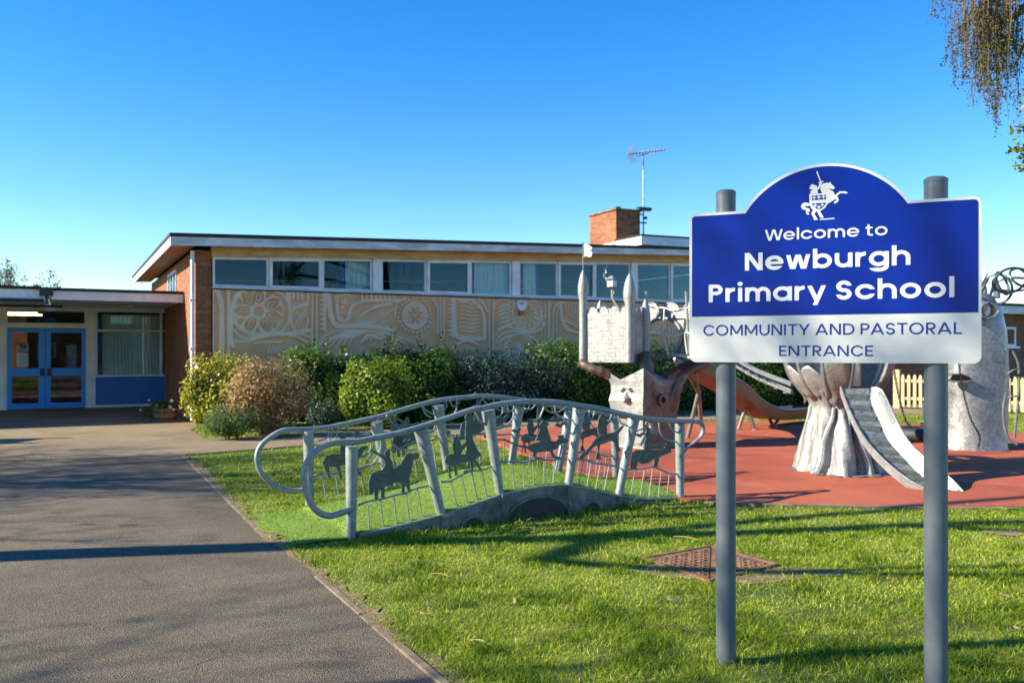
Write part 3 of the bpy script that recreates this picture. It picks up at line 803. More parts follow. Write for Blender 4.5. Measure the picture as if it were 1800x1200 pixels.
# ================================================================== classroom block behind the fence
blk = thing('classroom_block', 'single storey dark brick classroom block behind the picket fence', 'school building', HF.wld((18.4,-2.5,0)), 27.5)
mb = MB(); mb.box(0, 26, 0, .25, 0, 2.75); mb.box(0, .25, .251, 7, 0, 2.75); mb.box(25.75, 26, .251, 7, 0, 2.75); mb.box(.251, 25.749, 6.75, 7, 0, 2.75)
mb.build('wall', BRICK2, blk)
mb = MB(); mb.box(-.4, 26.4, -.4, 7.4, 2.76, 3.0); rf = mb.build('roof', WHITED, blk)
mb = MB(); mb.box(-.43, 26.43, -.43, 7.43, 3.001, 3.09); mb.build('felt_edge', BLACK, rf)
BF = Frame(HF.wld((18.4,-2.5,0)), 27.5)
x0 = BF.at(1770, 590, 0)[0]; x1 = BF.at(1784, 590, 0)[0]
for a, b, z0, z1 in ((x0-.5, x1+.02, 1.72, 2.35), (BF.at(1562,640,0)[0], BF.at(1632,640,0)[0], 1.28, 2.35), (x1+3, x1+4.6, 1.28, 2.35)):
    wv = win(a, b, z0, z1, blk, 'window', .07, vx=((a+b)/2,) if b-a > 1 else (), y=-.03)
    mb = MB(); mb.box(a-.06, b+.06, -.12, -.002, z0-.07, z0-.002); mb.build('sill', WHITE, wv)
# ================================================================== footbridge
B0 = G(617, 948)
BFm = Frame((B0.x, B0.y), 31.68)
bridge = thing('footbridge', 'small humped footbridge with grey steel rails of animal riders and a turf deck', 'footbridge', BFm.o, 31.68)
BWID = 1.38
z4 = lambda x, y: (430 + x/4.137, 680 + y/4.137)
z5 = lambda x, y: (800 + x/3.913, 680 + y/3.913)
def onplane(pts, yl, off=0): return [BFm.at3(px, py, yl) + Vector((0, off, 0)) for px, py in pts]
# deck edge height along the near side (x, z)
EDGE = [(-.02,.015),(.092,.038),(.45,.075),(.848,.125),(1.16,.19),(1.473,.254),(1.85,.288),(2.153,.285),(2.45,.225),(2.787,.126),(3.2,.05),(3.72,.012)]
ex, ez = [p[0] for p in EDGE], [p[1] for p in EDGE]
def edge_z(x): return float(np.interp(x, ex, ez))
def side_wall(y0, y1):
    N = 60; xs = np.linspace(.06, 3.68, N)
    mb = MB(); up = [(x, edge_z(x)) for x in xs]
    rings = []
    for x, z in up:
        rings.append([(x,y0,-.25),(x,y1,-.25),(x,y1,z),(x,y0,z)])
    mb.loft(rings)
    return mb
sw1 = side_wall(-.045, .02).build('side_wall', BWALL, bridge)
sw2 = side_wall(BWID-.02, BWID+.045).build('side_wall', BWALL, bridge)
# thin coping strips
for y0, y1, par in ((-.055,.03,sw1),(BWID-.03,BWID+.055,sw2)):
    mb = MB(); xs = np.linspace(.06, 3.69, 60)
    mb.loft([[(x,y0,edge_z(x)+.001),(x,y1,edge_z(x)+.001),(x,y1,edge_z(x)+.014),(x,y0,edge_z(x)+.014)] for x in xs])
    mb.build('coping', GALV, par)
# arches with dark mesh, rims proud of the wall
def arch(xc, half, zb, zt, y, par, sgn=-1):
    n = 24; mb = MB(); loop = [(xc-half, y, zb)] + [(xc + half*math.cos(math.pi*(1-k/n)), y, zb+.0 + (zt-zb)*math.sin(math.pi*k/n)) for k in range(1, n)] + [(xc+half, y, zb)]
    mb.prism(loop, (0, sgn*.006, 0)); mb.build('mesh_grille', MESHD, par)
    mb = MB(); mb.tube([Vector(p) + Vector((0, sgn*.006, 0)) for p in loop], .014, 6); mb.build('arch_rim', BWALL, par, smooth=True)
for xc, half, zt in ((1.86,.37,.20),(1.155,.125,.085),(2.5,.12,.10)):
    arch(xc, half, -.03, zt, -.046, sw1, -1); arch(xc, half, -.03, zt, BWID+.046, sw2, 1)
for x in (1.49, 2.24, .86, 2.86):
    mb = MB(); z = edge_z(x); mb.loft([[(x-.05+.02*t,-.046,z*(1-t)-.02*t),(x+.05-.02*t,-.046,z*(1-t)-.02*t),(x+.04-.02*t,-.075+.02*t,z*(1-t)-.02*t),(x-.04+.02*t,-.075+.02*t,z*(1-t)-.02*t)] for t in (0,.5,1)])
    mb.build('corbel', BWALL, sw1)
# turf deck
nx, ny = 90, 34
V, F = [], []
for i in range(nx+1):
    x = -.50 + 4.63*i/nx
    for j in range(ny+1):
        t = j/ny
        flare = max(0, -x)*.28
        lim = 1.0
        y = -.03 - flare*.3 + (BWID+.06 + flare*.1)*t
        if x < 0: y += -x*.22
        cs = max(0, min(1, (x+.5)/.6))
        zz = edge_z(max(0, x)) + .014 + .085*math.sin(math.pi*t)**.7*(.4+.6*cs)
        if x < 0: zz = .012 + (.06*math.sin(math.pi*t)+.014)*max(0, 1+x/.5)**1.0
        if x > 3.72: zz = .012 + .02*math.sin(math.pi*t)*max(0, 1-(x-3.72)/.4) + .004
        V.append((x + .06*math.sin(t*9)*(1 if x < 0 else 0), y, zz))
for i in range(nx):
    for j in range(ny):
        a = i*(ny+1)+j; F.append((a, a+ny+1, a+ny+2, a+1))
deck = bulk('turf_deck', V, F, TURF, bridge, smooth=True)
# fibres
nf = 26000
i = rng.integers(0, nx, nf); j = rng.integers(0, ny, nf); Va = np.array(V)
fu, fv = rng.random(nf)[:,None], rng.random(nf)[:,None]
q = Va[i*(ny+1)+j]*(1-fu)*(1-fv) + Va[(i+1)*(ny+1)+j]*fu*(1-fv) + Va[(i+1)*(ny+1)+j+1]*fu*fv + Va[i*(ny+1)+j+1]*(1-fu)*fv
ang = rng.random(nf)*6.283; wv = np.stack([np.cos(ang), np.sin(ang), 0*ang], 1)*.0025
tip = q + np.stack([rng.normal(0,.006,nf), rng.normal(0,.006,nf), .012+.012*rng.random(nf)], 1)
TURFB = M_leaf("turf_fibre", (.10,.21,.014), (.20,.335,.03), (.28,.41,.055), .3, .6)
bulk('turf_fibre', np.stack([q-wv, q+wv, tip], 1).reshape(-1,3), np.arange(nf*3).reshape(-1,3), TURFB, deck, tint=np.repeat(rng.random(nf), 3))['kind'] = 'stuff'

# posts (fan out like keystones)
NEAR_POST = [((.0,-.10),(.008,.785)),((.906,-.08),(.648,.905)),((1.473,.20),(1.338,1.04)),((2.235,.20),(2.38,1.02)),((2.845,-.02),(3.077,.90)),((3.719,-.06),(3.714,.815))]
FAR_POST = [((.103,-.1),(.086,.80)),((.99,.0),(.801,.86)),((1.645,.2),(1.515,1.005)),((2.427,.2),(2.541,.96)),((3.04,.0),(3.256,.875)),((3.948,-.06),(3.922,.79))]
for k, ((bx, bz), (tx, tz)) in enumerate(NEAR_POST):
    mb = MB(); a, b = Vector((bx,-.0,bz)), Vector((tx,-.0,tz)); rt = .054 if k in (0,5) else .066
    mb.tube([a, a.lerp(b,.25), a.lerp(b,.7), b], [.040,.043,.05,rt], 18); mb.build('post', GALV, bridge, smooth=True)
for k, ((bx, bz), (tx, tz)) in enumerate(FAR_POST):
    mb = MB(); a, b = Vector((bx,BWID,bz)), Vector((tx,BWID,tz)); rt = .054 if k in (0,5) else .066
    mb.tube([a, a.lerp(b,.25), a.lerp(b,.7), b], [.042,.044,.05,rt], 18); mb.build('post', GALV, bridge, smooth=True)
# handrails
near_l = [z4(*p) for p in ((785,882),(700,915),(620,936),(540,910),(480,840),(440,720),(434,620),(470,520),(540,450),(620,412),(720,400),(830,395),(940,370),(1100,340),(1280,290),(1480,225),(1640,170),(1720,155))]
near_r = [z5(*p) for p in ((150,155),(300,120),(450,105),(560,100),(700,105),(860,130),(1000,150),(1150,185),(1300,215),(1450,230),(1560,235),(1640,232))]
curl = [z5(*p) for p in ((1690,245),(1712,290),(1700,340),(1660,380),(1615,420),(1588,470),(1580,540),(1580,600))]
pts = onplane(near_l, -.03) + onplane(near_r, -.03)
mb = MB(); mb.tube(catmull(pts, 5), .027, 14); mb.build('handrail', GALV, bridge, smooth=True)
mb = MB(); cp = catmull(onplane([near_r[-1]] + curl, -.03), 5); n_ = len(cp)
mb.tube([p + Vector((0, .06*k/n_, 0)) for k, p in enumerate(cp)], [.026 if k < 8 else max(.011, .026-.0006*k) for k in range(n_)], 12, flat=1.3)
mb.build('rail_end_curl', GALV, bridge, smooth=True)
far_l = [z4(*p) for p in ((425,745),(370,755),(280,745),(190,700),(120,620),(90,530),(110,440),(180,370),(270,320),(370,310),(480,308),(620,292),(800,255),(1000,210),(1200,150),(1400,100))]
far_r = [z5(*p) for p in ((60,72),(200,62),(330,72),(480,92),(640,122),(800,152),(960,180),(1110,197),(1230,212))]
fp = onplane(far_l, BWID+.03) + onplane(far_r, BWID+.03)
fe = fp[-1]; fp += [fe + Vector((.16,0,-.01)), fe + Vector((.26,0,-.06)), fe + Vector((.27,0,-.15)), fe + Vector((.17,0,-.24)), fe + Vector((.1,0,-.34))]
mb = MB(); mb.tube(catmull(fp, 5), .027, 14); mb.build('handrail', GALV, bridge, smooth=True)
def far_top(x): return np.interp(x, [p.x for p in fp[9:-5]], [p.z for p in fp[9:-5]])
def near_top(x): return np.interp(x, [p.x for p in pts[10:]], [p.z for p in pts[10:]])

# wavy mid rails, thin rods, arcs and steel cut-out figures
waves = [[z4(825,860),z4(900,830),z4(1000,812),z4(1090,785),z4(1170,770),z4(1250,735),z4(1335,718)],
         [z4(1430,690),z4(1500,680),z4(1570,640),z4(1650,605),z5(50,580),z5(130,575),z5(200,565),z5(255,543)],
         [z5(315,520),z5(380,510),z5(470,515),z5(560,495),z5(640,500),z5(770,490)],
         [z5(830,495),z5(900,500),z5(950,520),z5(1060,535),z5(1130,552)],
         [z5(1195,567),z5(1290,560),z5(1360,548),z5(1420,570),z5(1480,595),z5(1535,595)]]
rods = [[(z4(895,850),z4(910,1045)),(z4(985,820),z4(1010,1025)),(z4(1085,790),z4(1105,1005)),(z4(1175,770),z4(1198,970)),(z4(1255,735),z4(1295,945))],
        [(z4(1500,680),z4(1548,860)),(z4(1575,640),z4(1625,830)),(z4(1650,605),z4(1695,805)),(z4(1720,600),z4(1765,785)),(z5(110,577),z5(155,765)),(z5(180,570),z5(220,745))],
        [(z5(390,510),z5(410,698)),(z5(465,515),z5(478,688)),(z5(535,500),z5(542,682)),(z5(612,498),z5(612,676)),(z5(688,495),z5(672,675))],
        [(z5(880,500),z5(848,684)),(z5(935,515),z5(905,690)),(z5(1000,525),z5(965,698)),(z5(1060,535),z5(1022,706))],
        [(z5(1240,564),z5(1205,735)),(z5(1305,558),z5(1270,742)),(z5(1360,548),z5(1332,748)),(z5(1418,570),z5(1396,750)),(z5(1475,593),z5(1455,750))]]
arcs = [[z4(*p) for p in q] for q in (
    ((915,398),(920,440),(890,490),(830,512)),((990,390),(988,450),(935,555),(838,592)),((1050,370),(1080,420),(1150,455),(1255,450)),((945,380),(930,470),(880,555)),
    ((1395,280),(1370,320),(1330,330)),((1400,285),(1430,350),(1500,400)),((1680,200),(1720,250),(1785,285)))] + [[z5(*p) for p in q] for q in (
    ((320,120),(328,170),(300,205),(270,222)),((405,112),(403,200),(350,265),(280,292)),((135,165),(170,235),(215,265)),((350,115),(380,168),(425,130)),
    ((480,162),(525,150),(552,122)),((590,105),(640,165),(700,175),(778,130)),((680,108),(700,190),(760,225),(815,228)),((610,155),(580,210),(545,228)),((740,215),(770,300),(800,318)),
    ((930,145),(910,210),(870,240)),((965,152),(940,220),(880,250)),((1120,185),(1135,240),(1185,266)),((1080,190),(1060,235),(1035,262)),
    ((1325,222),(1300,280),(1250,302)),((1400,230),(1410,310),(1450,360),(1525,376)),((1465,235),(1490,290),(1530,312)))]
S4 = lambda L: [z4(*p) for p in L]
S5 = lambda L: [z5(*p) for p in L]
horse = S4([(905,780),(900,690),(922,630),(965,608),(1010,598),(1075,595),(1130,560),(1165,505),(1175,485),(1205,483),(1255,478),(1270,498),(1262,520),(1225,530),(1215,570),(1210,620),(1195,665),(1205,745),(1185,758),(1165,690),(1163,772),(1142,775),(1138,700),(1100,690),(1060,712),(1015,730),(1018,802),(992,808),(988,742),(970,750),(970,815),(945,815),(942,745),(925,785)])
hrider = S4([(1000,603),(1022,560),(1012,525),(960,492),(915,465),(922,452),(990,485),(1022,500),(1018,475),(1040,452),(1060,478),(1055,510),(1072,540),(1082,603)])
llama = S4([(1452,545),(1465,500),(1500,485),(1545,490),(1600,490),(1615,440),(1603,360),(1610,250),(1600,225),(1612,200),(1620,170),(1645,190),(1668,215),(1660,260),(1645,300),(1660,380),(1690,450),(1722,495),(1690,515),(1678,525),(1725,602),(1712,605),(1655,530),(1662,603),(1648,605),(1640,540),(1560,555),(1535,560),(1545,640),(1530,645),(1518,566),(1492,570),(1500,662),(1486,665),(1478,565)])
child = S4([(1522,492),(1508,420),(1518,385),(1512,345),(1528,368),(1540,335),(1550,365),(1566,345),(1566,385),(1575,425),(1606,402),(1612,422),(1578,470),(1572,492)])
croc = S5([(290,358),(340,355),(430,395),(500,405),(540,385),(620,365),(690,372),(712,350),(700,330),(722,335),(745,325),(748,352),(780,362),(775,378),(720,395),(700,425),(670,435),(685,472),(750,488),(690,492),(665,480),(650,440),(560,450),(555,475),(600,486),(598,494),(550,488),(530,470),(535,450),(500,425),(430,408),(340,368),(290,366)])
crider = S5([(552,368),(570,320),(585,285),(560,262),(580,258),(602,228),(632,240),(650,258),(632,268),(642,310),(662,362),(640,372)])
ostrich = S5([(925,408),(960,360),(1000,330),(1050,320),(1100,308),(1150,262),(1162,266),(1150,285),(1110,335),(1130,420),(1142,430),(1108,455),(1092,380),(1070,368),(1025,388),(998,395),(988,450),(1005,495),(972,498),(965,485),(980,440),(978,400),(955,410),(880,490),(850,490)])
orider = S5([(985,328),(980,270),(985,225),(1000,190),(1025,185),(1035,215),(1050,238),(1078,195),(1084,205),(1068,240),(1042,265),(1045,322)])
bull = S5([(1208,572),(1210,500),(1220,455),(1245,432),(1320,428),(1400,430),(1442,415),(1450,392),(1458,414),(1482,425),(1487,450),(1440,465),(1405,480),(1388,552),(1362,552),(1370,492),(1330,520),(1290,530),(1258,510),(1245,568)])
brider = S5([(1298,432),(1302,372),(1315,352),(1312,332),(1296,330),(1296,318),(1314,315),(1314,278),(1340,278),(1342,315),(1356,320),(1356,332),(1342,335),(1342,352),(1350,380),(1350,432)])
hornl = S5([(1350,402),(1452,398),(1452,406),(1350,410)])
dog = S4([(565,545),(590,500),(640,485),(700,490),(745,500),(800,470),(850,430),(900,425),(895,445),(860,470),(850,500),(800,560),(855,640),(840,648),(760,570),(740,560),(690,575),(710,660),(695,665),(665,580),(610,575),(630,665),(615,672),(590,610)])
drider = S4([(690,495),(695,420),(690,360),(700,335),(725,332),(740,355),(730,400),(745,440),(800,400),(805,330),(815,330),(818,400),(760,465),(740,500)])
robed = S4([(1060,245),(1080,225),(1100,235),(1115,270),(1180,282),(1270,255),(1280,262),(1190,300),(1130,310),(1150,380),(1190,450),(1150,470),(1090,400),(1065,330)])
def figure(px, yl, dx=0, dz=0, sc=1, flip=False):
    p = onplane(px, yl); c = p[0].copy()
    if dx or dz:
        p = [v + Vector((dx, 0, dz)) for v in p]
    mb = MB(); mb.prism([v + Vector((0, -.004, 0)) for v in p], (0, .008, 0))
    return mb.build('steel_figure', PLATE, bridge)
for f in (horse, hrider, llama, child, croc, crider, ostrich, orider, bull, brider, hornl): figure(f, 0)
for f in (dog, drider, robed): figure(f, BWID)
def shift_far(px, dx, dz):
    p = [v + Vector((dx, BWID, dz)) for v in onplane(px, 0)]
    mb = MB(); mb.prism([v + Vector((0, -.004, 0)) for v in p], (0, .008, 0)); mb.build('steel_figure', PLATE, bridge)
bx = lambda px: sum(v.x for v in onplane(px, 0))/len(px)
for f, r, tx, dz in ((horse, hrider, 1.22, .16), (bull, brider, 2.06, .26), (llama, child, 2.78, -.02), (ostrich, orider, 3.52, -.10)):
    dx = tx - bx(f); shift_far(f, dx, dz); shift_far(r, dx, dz)
def small_cut(c, kind, r, yl):
    cx, cy = c; n_ = 16
    if kind == 'sun': px = [(cx + r*(1 if k % 2 else .45)*math.cos(2*math.pi*k/n_), cy + r*(1 if k % 2 else .45)*math.sin(2*math.pi*k/n_)) for k in range(n_)]
    else: px = [(cx-r, cy+.1*r), (cx-.4*r, cy-.45*r), (cx, cy-.1*r), (cx+.5*r, cy-.6*r), (cx+1.1*r, cy-.35*r), (cx+.55*r, cy+.05*r), (cx+.2*r, cy+.5*r), (cx-.35*r, cy+.35*r)]
    mb = MB(); mb.prism([v + Vector((0, -.004, 0)) for v in onplane(px, yl)], (0, .008, 0)); mb.build('steel_sun' if kind == 'sun' else 'steel_bird', PLATE, bridge)
small_cut(z4(820,342), 'sun', 8, BWID); small_cut(z5(330,215), 'bird', 13, BWID); small_cut(z5(700,220), 'bird', 12, BWID); small_cut(z5(1000,200), 'sun', 7, BWID)
small_cut(z4(1185,395), 'bird', 9, 0); small_cut(z4(1480,330), 'sun', 7, 0); small_cut(z5(720,260), 'bird', 10, 0); small_cut(z5(915,250), 'sun', 7, 0); small_cut(z5(1270,330), 'bird', 8, 0); small_cut(z5(420,300), 'bird', 9, 0)
for wv in waves:
    mb = MB(); mb.tube(catmull(onplane(wv, 0), 4), .0095, 8); mb.build('mid_rail', GALV, bridge, smooth=True)
for grp in rods:
    for a, b in grp:
        pa = BFm.at3(*a, 0); pb = BFm.at3(*b, 0); pb.z = edge_z(pb.x)
        mb = MB(); mb.tube([pa, pb], .0065, 6); mb.build('baluster', GALV, bridge, smooth=True)
for ar in arcs:
    p = onplane(ar, 0); p[0].z = min(p[0].z + .02, near_top(p[0].x))
    mb = MB(); mb.tube(catmull(p, 5), .008, 7); mb.build('arc_bar', GALV, bridge, smooth=True)
# far side: same kit shifted to its own posts
for k, wv in enumerate(waves):
    sp = [v for v in onplane(wv, 0)]
    xa, xb = sp[0].x, sp[-1].x
    def lerp_post(p, z): (b0, b1), (t0, t1) = p; return b0 + (t0-b0)*(z-b1)/(t1-b1)
    za = np.interp((FAR_POST[k][0][0]), ex, ez) + .40 - .10*(k in (0,4)); zb = np.interp((FAR_POST[k+1][0][0]-.1), ex, ez) + .40 - .10*(k in (0,4))
    fa, fb = lerp_post(FAR_POST[k], za)+.03, lerp_post(FAR_POST[k+1], zb)-.03
    fpnts = []
    for i_, v in enumerate(sp):
        t = (v.x-xa)/(xb-xa); zl = sp[0].z + (sp[-1].z-sp[0].z)*t
        fpnts.append(Vector((fa+(fb-fa)*t, BWID, za+(zb-za)*t + (v.z-zl))))
    mb = MB(); mb.tube(catmull(fpnts, 4), .0095, 8); mb.build('mid_rail', GALV, bridge, smooth=True)
    for t in (.14, .32, .5, .68, .86):
        x = fa + (fb-fa)*t; z = za+(zb-za)*t; xo = x + (.05 if k < 2 else -.05 if k > 2 else 0)
        mb = MB(); mb.tube([(x,BWID,z),(xo,BWID,edge_z(min(3.7,xo)))], .0065, 6); mb.build('baluster', GALV, bridge, smooth=True)
for ar in arcs:
    p = [v + Vector((.12, BWID, 0)) for v in onplane(ar, 0)]
    dz = far_top(p[0].x) - p[0].z; p = [v + Vector((0,0,dz)) for v in p]
    mb = MB(); mb.tube(catmull(p, 5), .008, 7); mb.build('arc_bar', GALV, bridge, smooth=True)

# ================================================================== welcome sign
SX0, SY0 = .909, 4.372
SANG = math.degrees(math.atan2(3.852-4.372, 2.119-.909))
SF = Frame((SX0, SY0), SANG)
SL = math.hypot(2.119-.909, 3.852-4.372)
sp_ = lambda px, py: SF.at(px, py, 0)
SZ0, SZ1, SZT = 1.5385, 2.295, 2.498
sign = thing('welcome_sign', 'blue and white school welcome sign with arched top on two grey posts', 'sign', SF.o, SANG)
def board(inset, top_only=None):
    ac, ar = (.273+1.021)/2, .446
    azc = SZT - ar
    pts = []
    rc = .035
    def corner(cx, cz, a0, a1, r):
        for k in range(7):
            a = R(a0 + (a1-a0)*k/6); pts.append((cx + r*math.cos(a), cz + r*math.sin(a)))
    i = inset; r = max(.004, rc-i)
    zb = SZ0 + i if top_only is None else top_only
    if top_only is None:
        corner(SL-rc, SZ0+rc, -90, 0, r)
    else: pts.append((SL-i, zb))
    r2 = max(.004, .03-i)
    corner(SL-.03, SZ1-.03, 0, 90, r2)
    rr = ar - i; zz = SZ1 - i
    a0 = math.asin((zz-azc)/rr); n = 40
    for k in range(n+1):
        a = a0 + (math.pi-2*a0)*k/n; pts.append((ac + rr*math.cos(a), azc + rr*math.sin(a)))
    corner(.03, SZ1-.03, 90, 180, r2)
    if top_only is None: corner(rc, SZ0+rc, 180, 270, r)
    else: pts.append((i, zb))
    return pts
mb = MB(); mb.prism([(x, .004, z) for x, z in board(0)], (0, -.004, 0)); bd = mb.build('board', SIGNW, sign)
zblue = sp_(1470, 552.5)[1]
mb = MB(); mb.prism([(x, -.0012, z) for x, z in board(.0135, zblue)], (0, -.0010, 0)); bl = mb.build('blue_panel', SIGNB, bd)

# --- lettering: round geometric sans drawn as distance fields and contoured
def seg(X, Y, a, b, w):
    ax_, ay_ = a; bx_, by_ = b; L = math.hypot(bx_-ax_, by_-ay_); ux, uy = (bx_-ax_)/L, (by_-ay_)/L
    s = (X-ax_)*ux + (Y-ay_)*uy; d = np.abs(-(X-ax_)*uy + (Y-ay_)*ux) - w/2
    return np.maximum(d, np.maximum(-s, s-L))
def ringd(X, Y, cx, cy, rx, ry, w):
    k = np.hypot((X-cx)/rx, (Y-cy)/ry); gq = np.hypot((X-cx)/rx**2, (Y-cy)/ry**2)/np.maximum(k, 1e-6)
    return np.abs(k-1)/np.maximum(gq, 1e-6) - w/2
def boxd(X, Y, x0, x1, y0, y1): return np.maximum(np.maximum(x0-X, X-x1), np.maximum(y0-Y, Y-y1))
U_ = np.minimum
def glyph(ch, X, Y, w):
    h, asc = .785, 1.07
    rx, ry = .435-w/2, h/2-w/2+.012
    O = lambda cx: ringd(X, Y, cx, h/2, rx, ry, w)
    S = lambda x, y0, y1: boxd(X, Y, x-w/2, x+w/2, y0, y1)
    clip = lambda d, y0, y1: np.maximum(d, np.maximum(y0-Y, Y-y1))
    def arch(x0, wd):
        r = wd/2-w/2; cy = h-.37; a = np.maximum(ringd(X, Y, x0+wd/2, cy, r, .37-w/2+.012, w), cy-Y)
        return U_(a, S(x0+wd-w/2, 0, cy))
    if ch == ' ': return None, .30
    if ch == 'o': return O(.435), .87
    if ch == 'a': return U_(O(.435), S(.87-w/2, 0, h)), .87
    if ch == 'b': return U_(O(.435), S(w/2, 0, asc)), .87
    if ch == 'c':
        d = O(.435); return np.maximum(d, -boxd(X, Y, .47, 2, h/2-.125, h/2+.125)), .83
    if ch == 'e':
        d = np.maximum(O(.435), -boxd(X, Y, .44, 2, h/2-.19, h/2-.3*w)); return U_(d, boxd(X, Y, w*.6, .86-w*.35, h/2-.42*w, h/2+.36*w)), .87
    if ch == 'g':
        d = U_(O(.435), S(.87-w/2, .0, h)); a = np.maximum(ringd(X, Y, .435, .0, rx, .30-w/2, w), Y-.0)
        return U_(d, np.maximum(a, -boxd(X, Y, -1, .30, -.10, .5))), .87
    if ch == 'h': return U_(S(w/2, 0, asc), arch(0, .80)), .80
    if ch == 'n': return U_(S(w/2, 0, h), arch(0, .80)), .80
    if ch == 'm': return U_(U_(S(w/2, 0, h), arch(0, .70)), arch(.70-w, .70)), 1.40-w
    if ch == 'i': return U_(S(w/2, 0, h), np.hypot(X-w/2, Y-1.0)-w*.62), w
    if ch == 'l': return S(w/2, 0, asc), w
    if ch == 'r':
        a = np.maximum(np.maximum(ringd(X, Y, .46, h-.37, .46-w/2, .37-w/2+.012, w), h-.37-Y), X-.46); return U_(S(w/2, 0, h), a), .47
    if ch == 't': return U_(U_(S(.13+w/2, .12, 1.0), boxd(X, Y, 0, .50, h-w*.85, h)), U_(np.maximum(np.maximum(ringd(X, Y, .13+w/2+.18, .20, .18, .20-w/2, w), Y-.2), X-(.31+w/2)), boxd(X, Y, .31+w/2-.005, .52, 0, w*.95))), .53
    if ch == 'u':
        cy = .37; a = np.maximum(ringd(X, Y, .40, cy, .40-w/2, .37-w/2+.012, w), Y-cy); return U_(U_(a, S(w/2, cy, h)), S(.80-w/2, 0, h)), .80
    if ch == 'w':
        W = 1.16; xs = (w*.45, W*.28, W*.5, W*.72, W-w*.45); d = None
        for k in range(4):
            p, q = ((xs[k], h+.1), (xs[k+1], -.1)) if k % 2 == 0 else ((xs[k], -.1), (xs[k+1], h+.1))
            if k in (1, 2): pass
            e = clip(seg(X, Y, p, q, w*.97), 0, h); d = e if d is None else U_(d, e)
        return d, W
    if ch == 'y':
        a = seg(X, Y, (w*.35, h+.1), (.44, -.06), w); b = seg(X, Y, (.83-w*.3, h+.1), (.30, -.4), w)
        return U_(clip(a, -.02, h), clip(b, -.27, h)), .83
    if ch == 'N':
        return U_(U_(S(w/2, 0, 1), S(.86-w/2, 0, 1)), clip(seg(X, Y, (w*.55-.07, 1.1), (.86-w*.55+.07, -.1), w*1.05), 0, 1)), .86
    if ch == 'M':
        d = U_(S(w/2, 0, 1), S(1.06-w/2, 0, 1)); d = U_(d, clip(seg(X, Y, (w*.5-.06, 1.1), (.53+.03, .10), w*.98), .16, 1)); return U_(d, clip(seg(X, Y, (1.06-w*.5+.06, 1.1), (.53-.03, .10), w*.98), .16, 1)), 1.06
    if ch == 'W':
        W = 1.36; xs = (w*.4, W*.27, W*.5, W*.73, W-w*.4); d = None
        for k in range(4):
            p, q = ((xs[k], 1.1), (xs[k+1], -.1)) if k % 2 == 0 else ((xs[k], -.1), (xs[k+1], 1.1))
            e = clip(seg(X, Y, p, q, w*.97), 0, 1); d = e if d is None else U_(d, e)
        return d, W
    if ch == 'P' or ch == 'R':
        ct, cb = 1-w/2, .40+w/2; ry_ = (ct-cb)/2; cy = (ct+cb)/2
        d = U_(S(w/2, 0, 1), U_(boxd(X, Y, 0, .36, 1-w, 1), boxd(X, Y, 0, .36, .40, .40+w)))
        d = U_(d, np.maximum(ringd(X, Y, .36, cy, .30-w/2+.02, ry_, w), .36-X))
        if ch == 'R': d = U_(d, clip(seg(X, Y, (.26, .52), (.68-w*.45+.04, -.1), w), 0, .5)); return d, .70
        return d, .68
    if ch == 'S':
        cx = .36; ry_ = (1-w)/4+.006; rx_ = .335-w/2
        u = ringd(X, Y, cx, .5+ry_, rx_, ry_, w); u = np.maximum(u, np.minimum(X-cx, -(Y-(.5+ry_+.03))))
        l = ringd(X, Y, cx, .5-ry_, rx_, ry_, w); l = np.maximum(l, np.minimum(cx-X, (Y-(.5-ry_-.03))))
        return U_(u, l), .71
    if ch == 'C':
        d = ringd(X, Y, .50, .5, .50-w/2, .51-w/2, w); return np.maximum(d, -boxd(X, Y, .6, 2, .28, .72)), .93
    if ch == 'O': return ringd(X, Y, .53, .5, .53-w/2, .51-w/2, w), 1.06
    if ch == 'D':
        d = U_(S(w/2, 0, 1), U_(boxd(X, Y, 0, .38, 1-w, 1), boxd(X, Y, 0, .38, 0, w))); return U_(d, np.maximum(ringd(X, Y, .38, .5, .50-w/2, .5-w/2, w), .38-X)), .88
    if ch == 'U':
        a = np.maximum(ringd(X, Y, .42, .38, .42-w/2, .39-w/2, w), Y-.38); return U_(U_(a, S(w/2, .38, 1)), S(.84-w/2, .38, 1)), .84
    if ch == 'I': return S(w/2, 0, 1), w
    if ch == 'T': return U_(S(.38, 0, 1), boxd(X, Y, 0, .76, 1-w, 1)), .76
    if ch == 'L': return U_(S(w/2, 0, 1), boxd(X, Y, 0, .56, 0, w)), .56
    if ch == 'E': return U_(U_(S(w/2, 0, 1), boxd(X, Y, 0, .60, 0, w)), U_(boxd(X, Y, 0, .60, 1-w, 1), boxd(X, Y, 0, .56, .5-w/2, .5+w/2))), .60
    if ch == 'A':
        W = .98; d = U_(seg(X, Y, (w*.4-.045, -.1), (W/2+.045, 1.1), w), seg(X, Y, (W-w*.4+.045, -.1), (W/2-.045, 1.1), w)); d = clip(d, 0, 1); return U_(d, boxd(X, Y, .2, W-.2, .22, .22+w)), W
    if ch == 'Y':
        W = .88; d = U_(seg(X, Y, (w*.4-.06, 1.1), (W/2, .40), w), seg(X, Y, (W-w*.4+.06, 1.1), (W/2, .40), w)); return U_(clip(d, .3, 1), S(W/2, 0, .46)), W
    raise KeyError(ch)
CASES = {1:[(0,'a','d')],2:[('a',1,'b')],3:[(0,1,'b','d')],4:[('b',2,'c')],5:[(0,'a','b',2,'c','d')],6:[('a',1,2,'c')],7:[(0,1,2,'c','d')],8:[('c',3,'d')],9:[(0,'a','c',3)],10:[('a',1,'b','c',3,'d')],11:[(0,1,'b','c',3)],12:[('b',2,3,'d')],13:[(0,'a','b',2,3)],14:[('a',1,2,3,'d')],15:[(0,1,2,3)]}
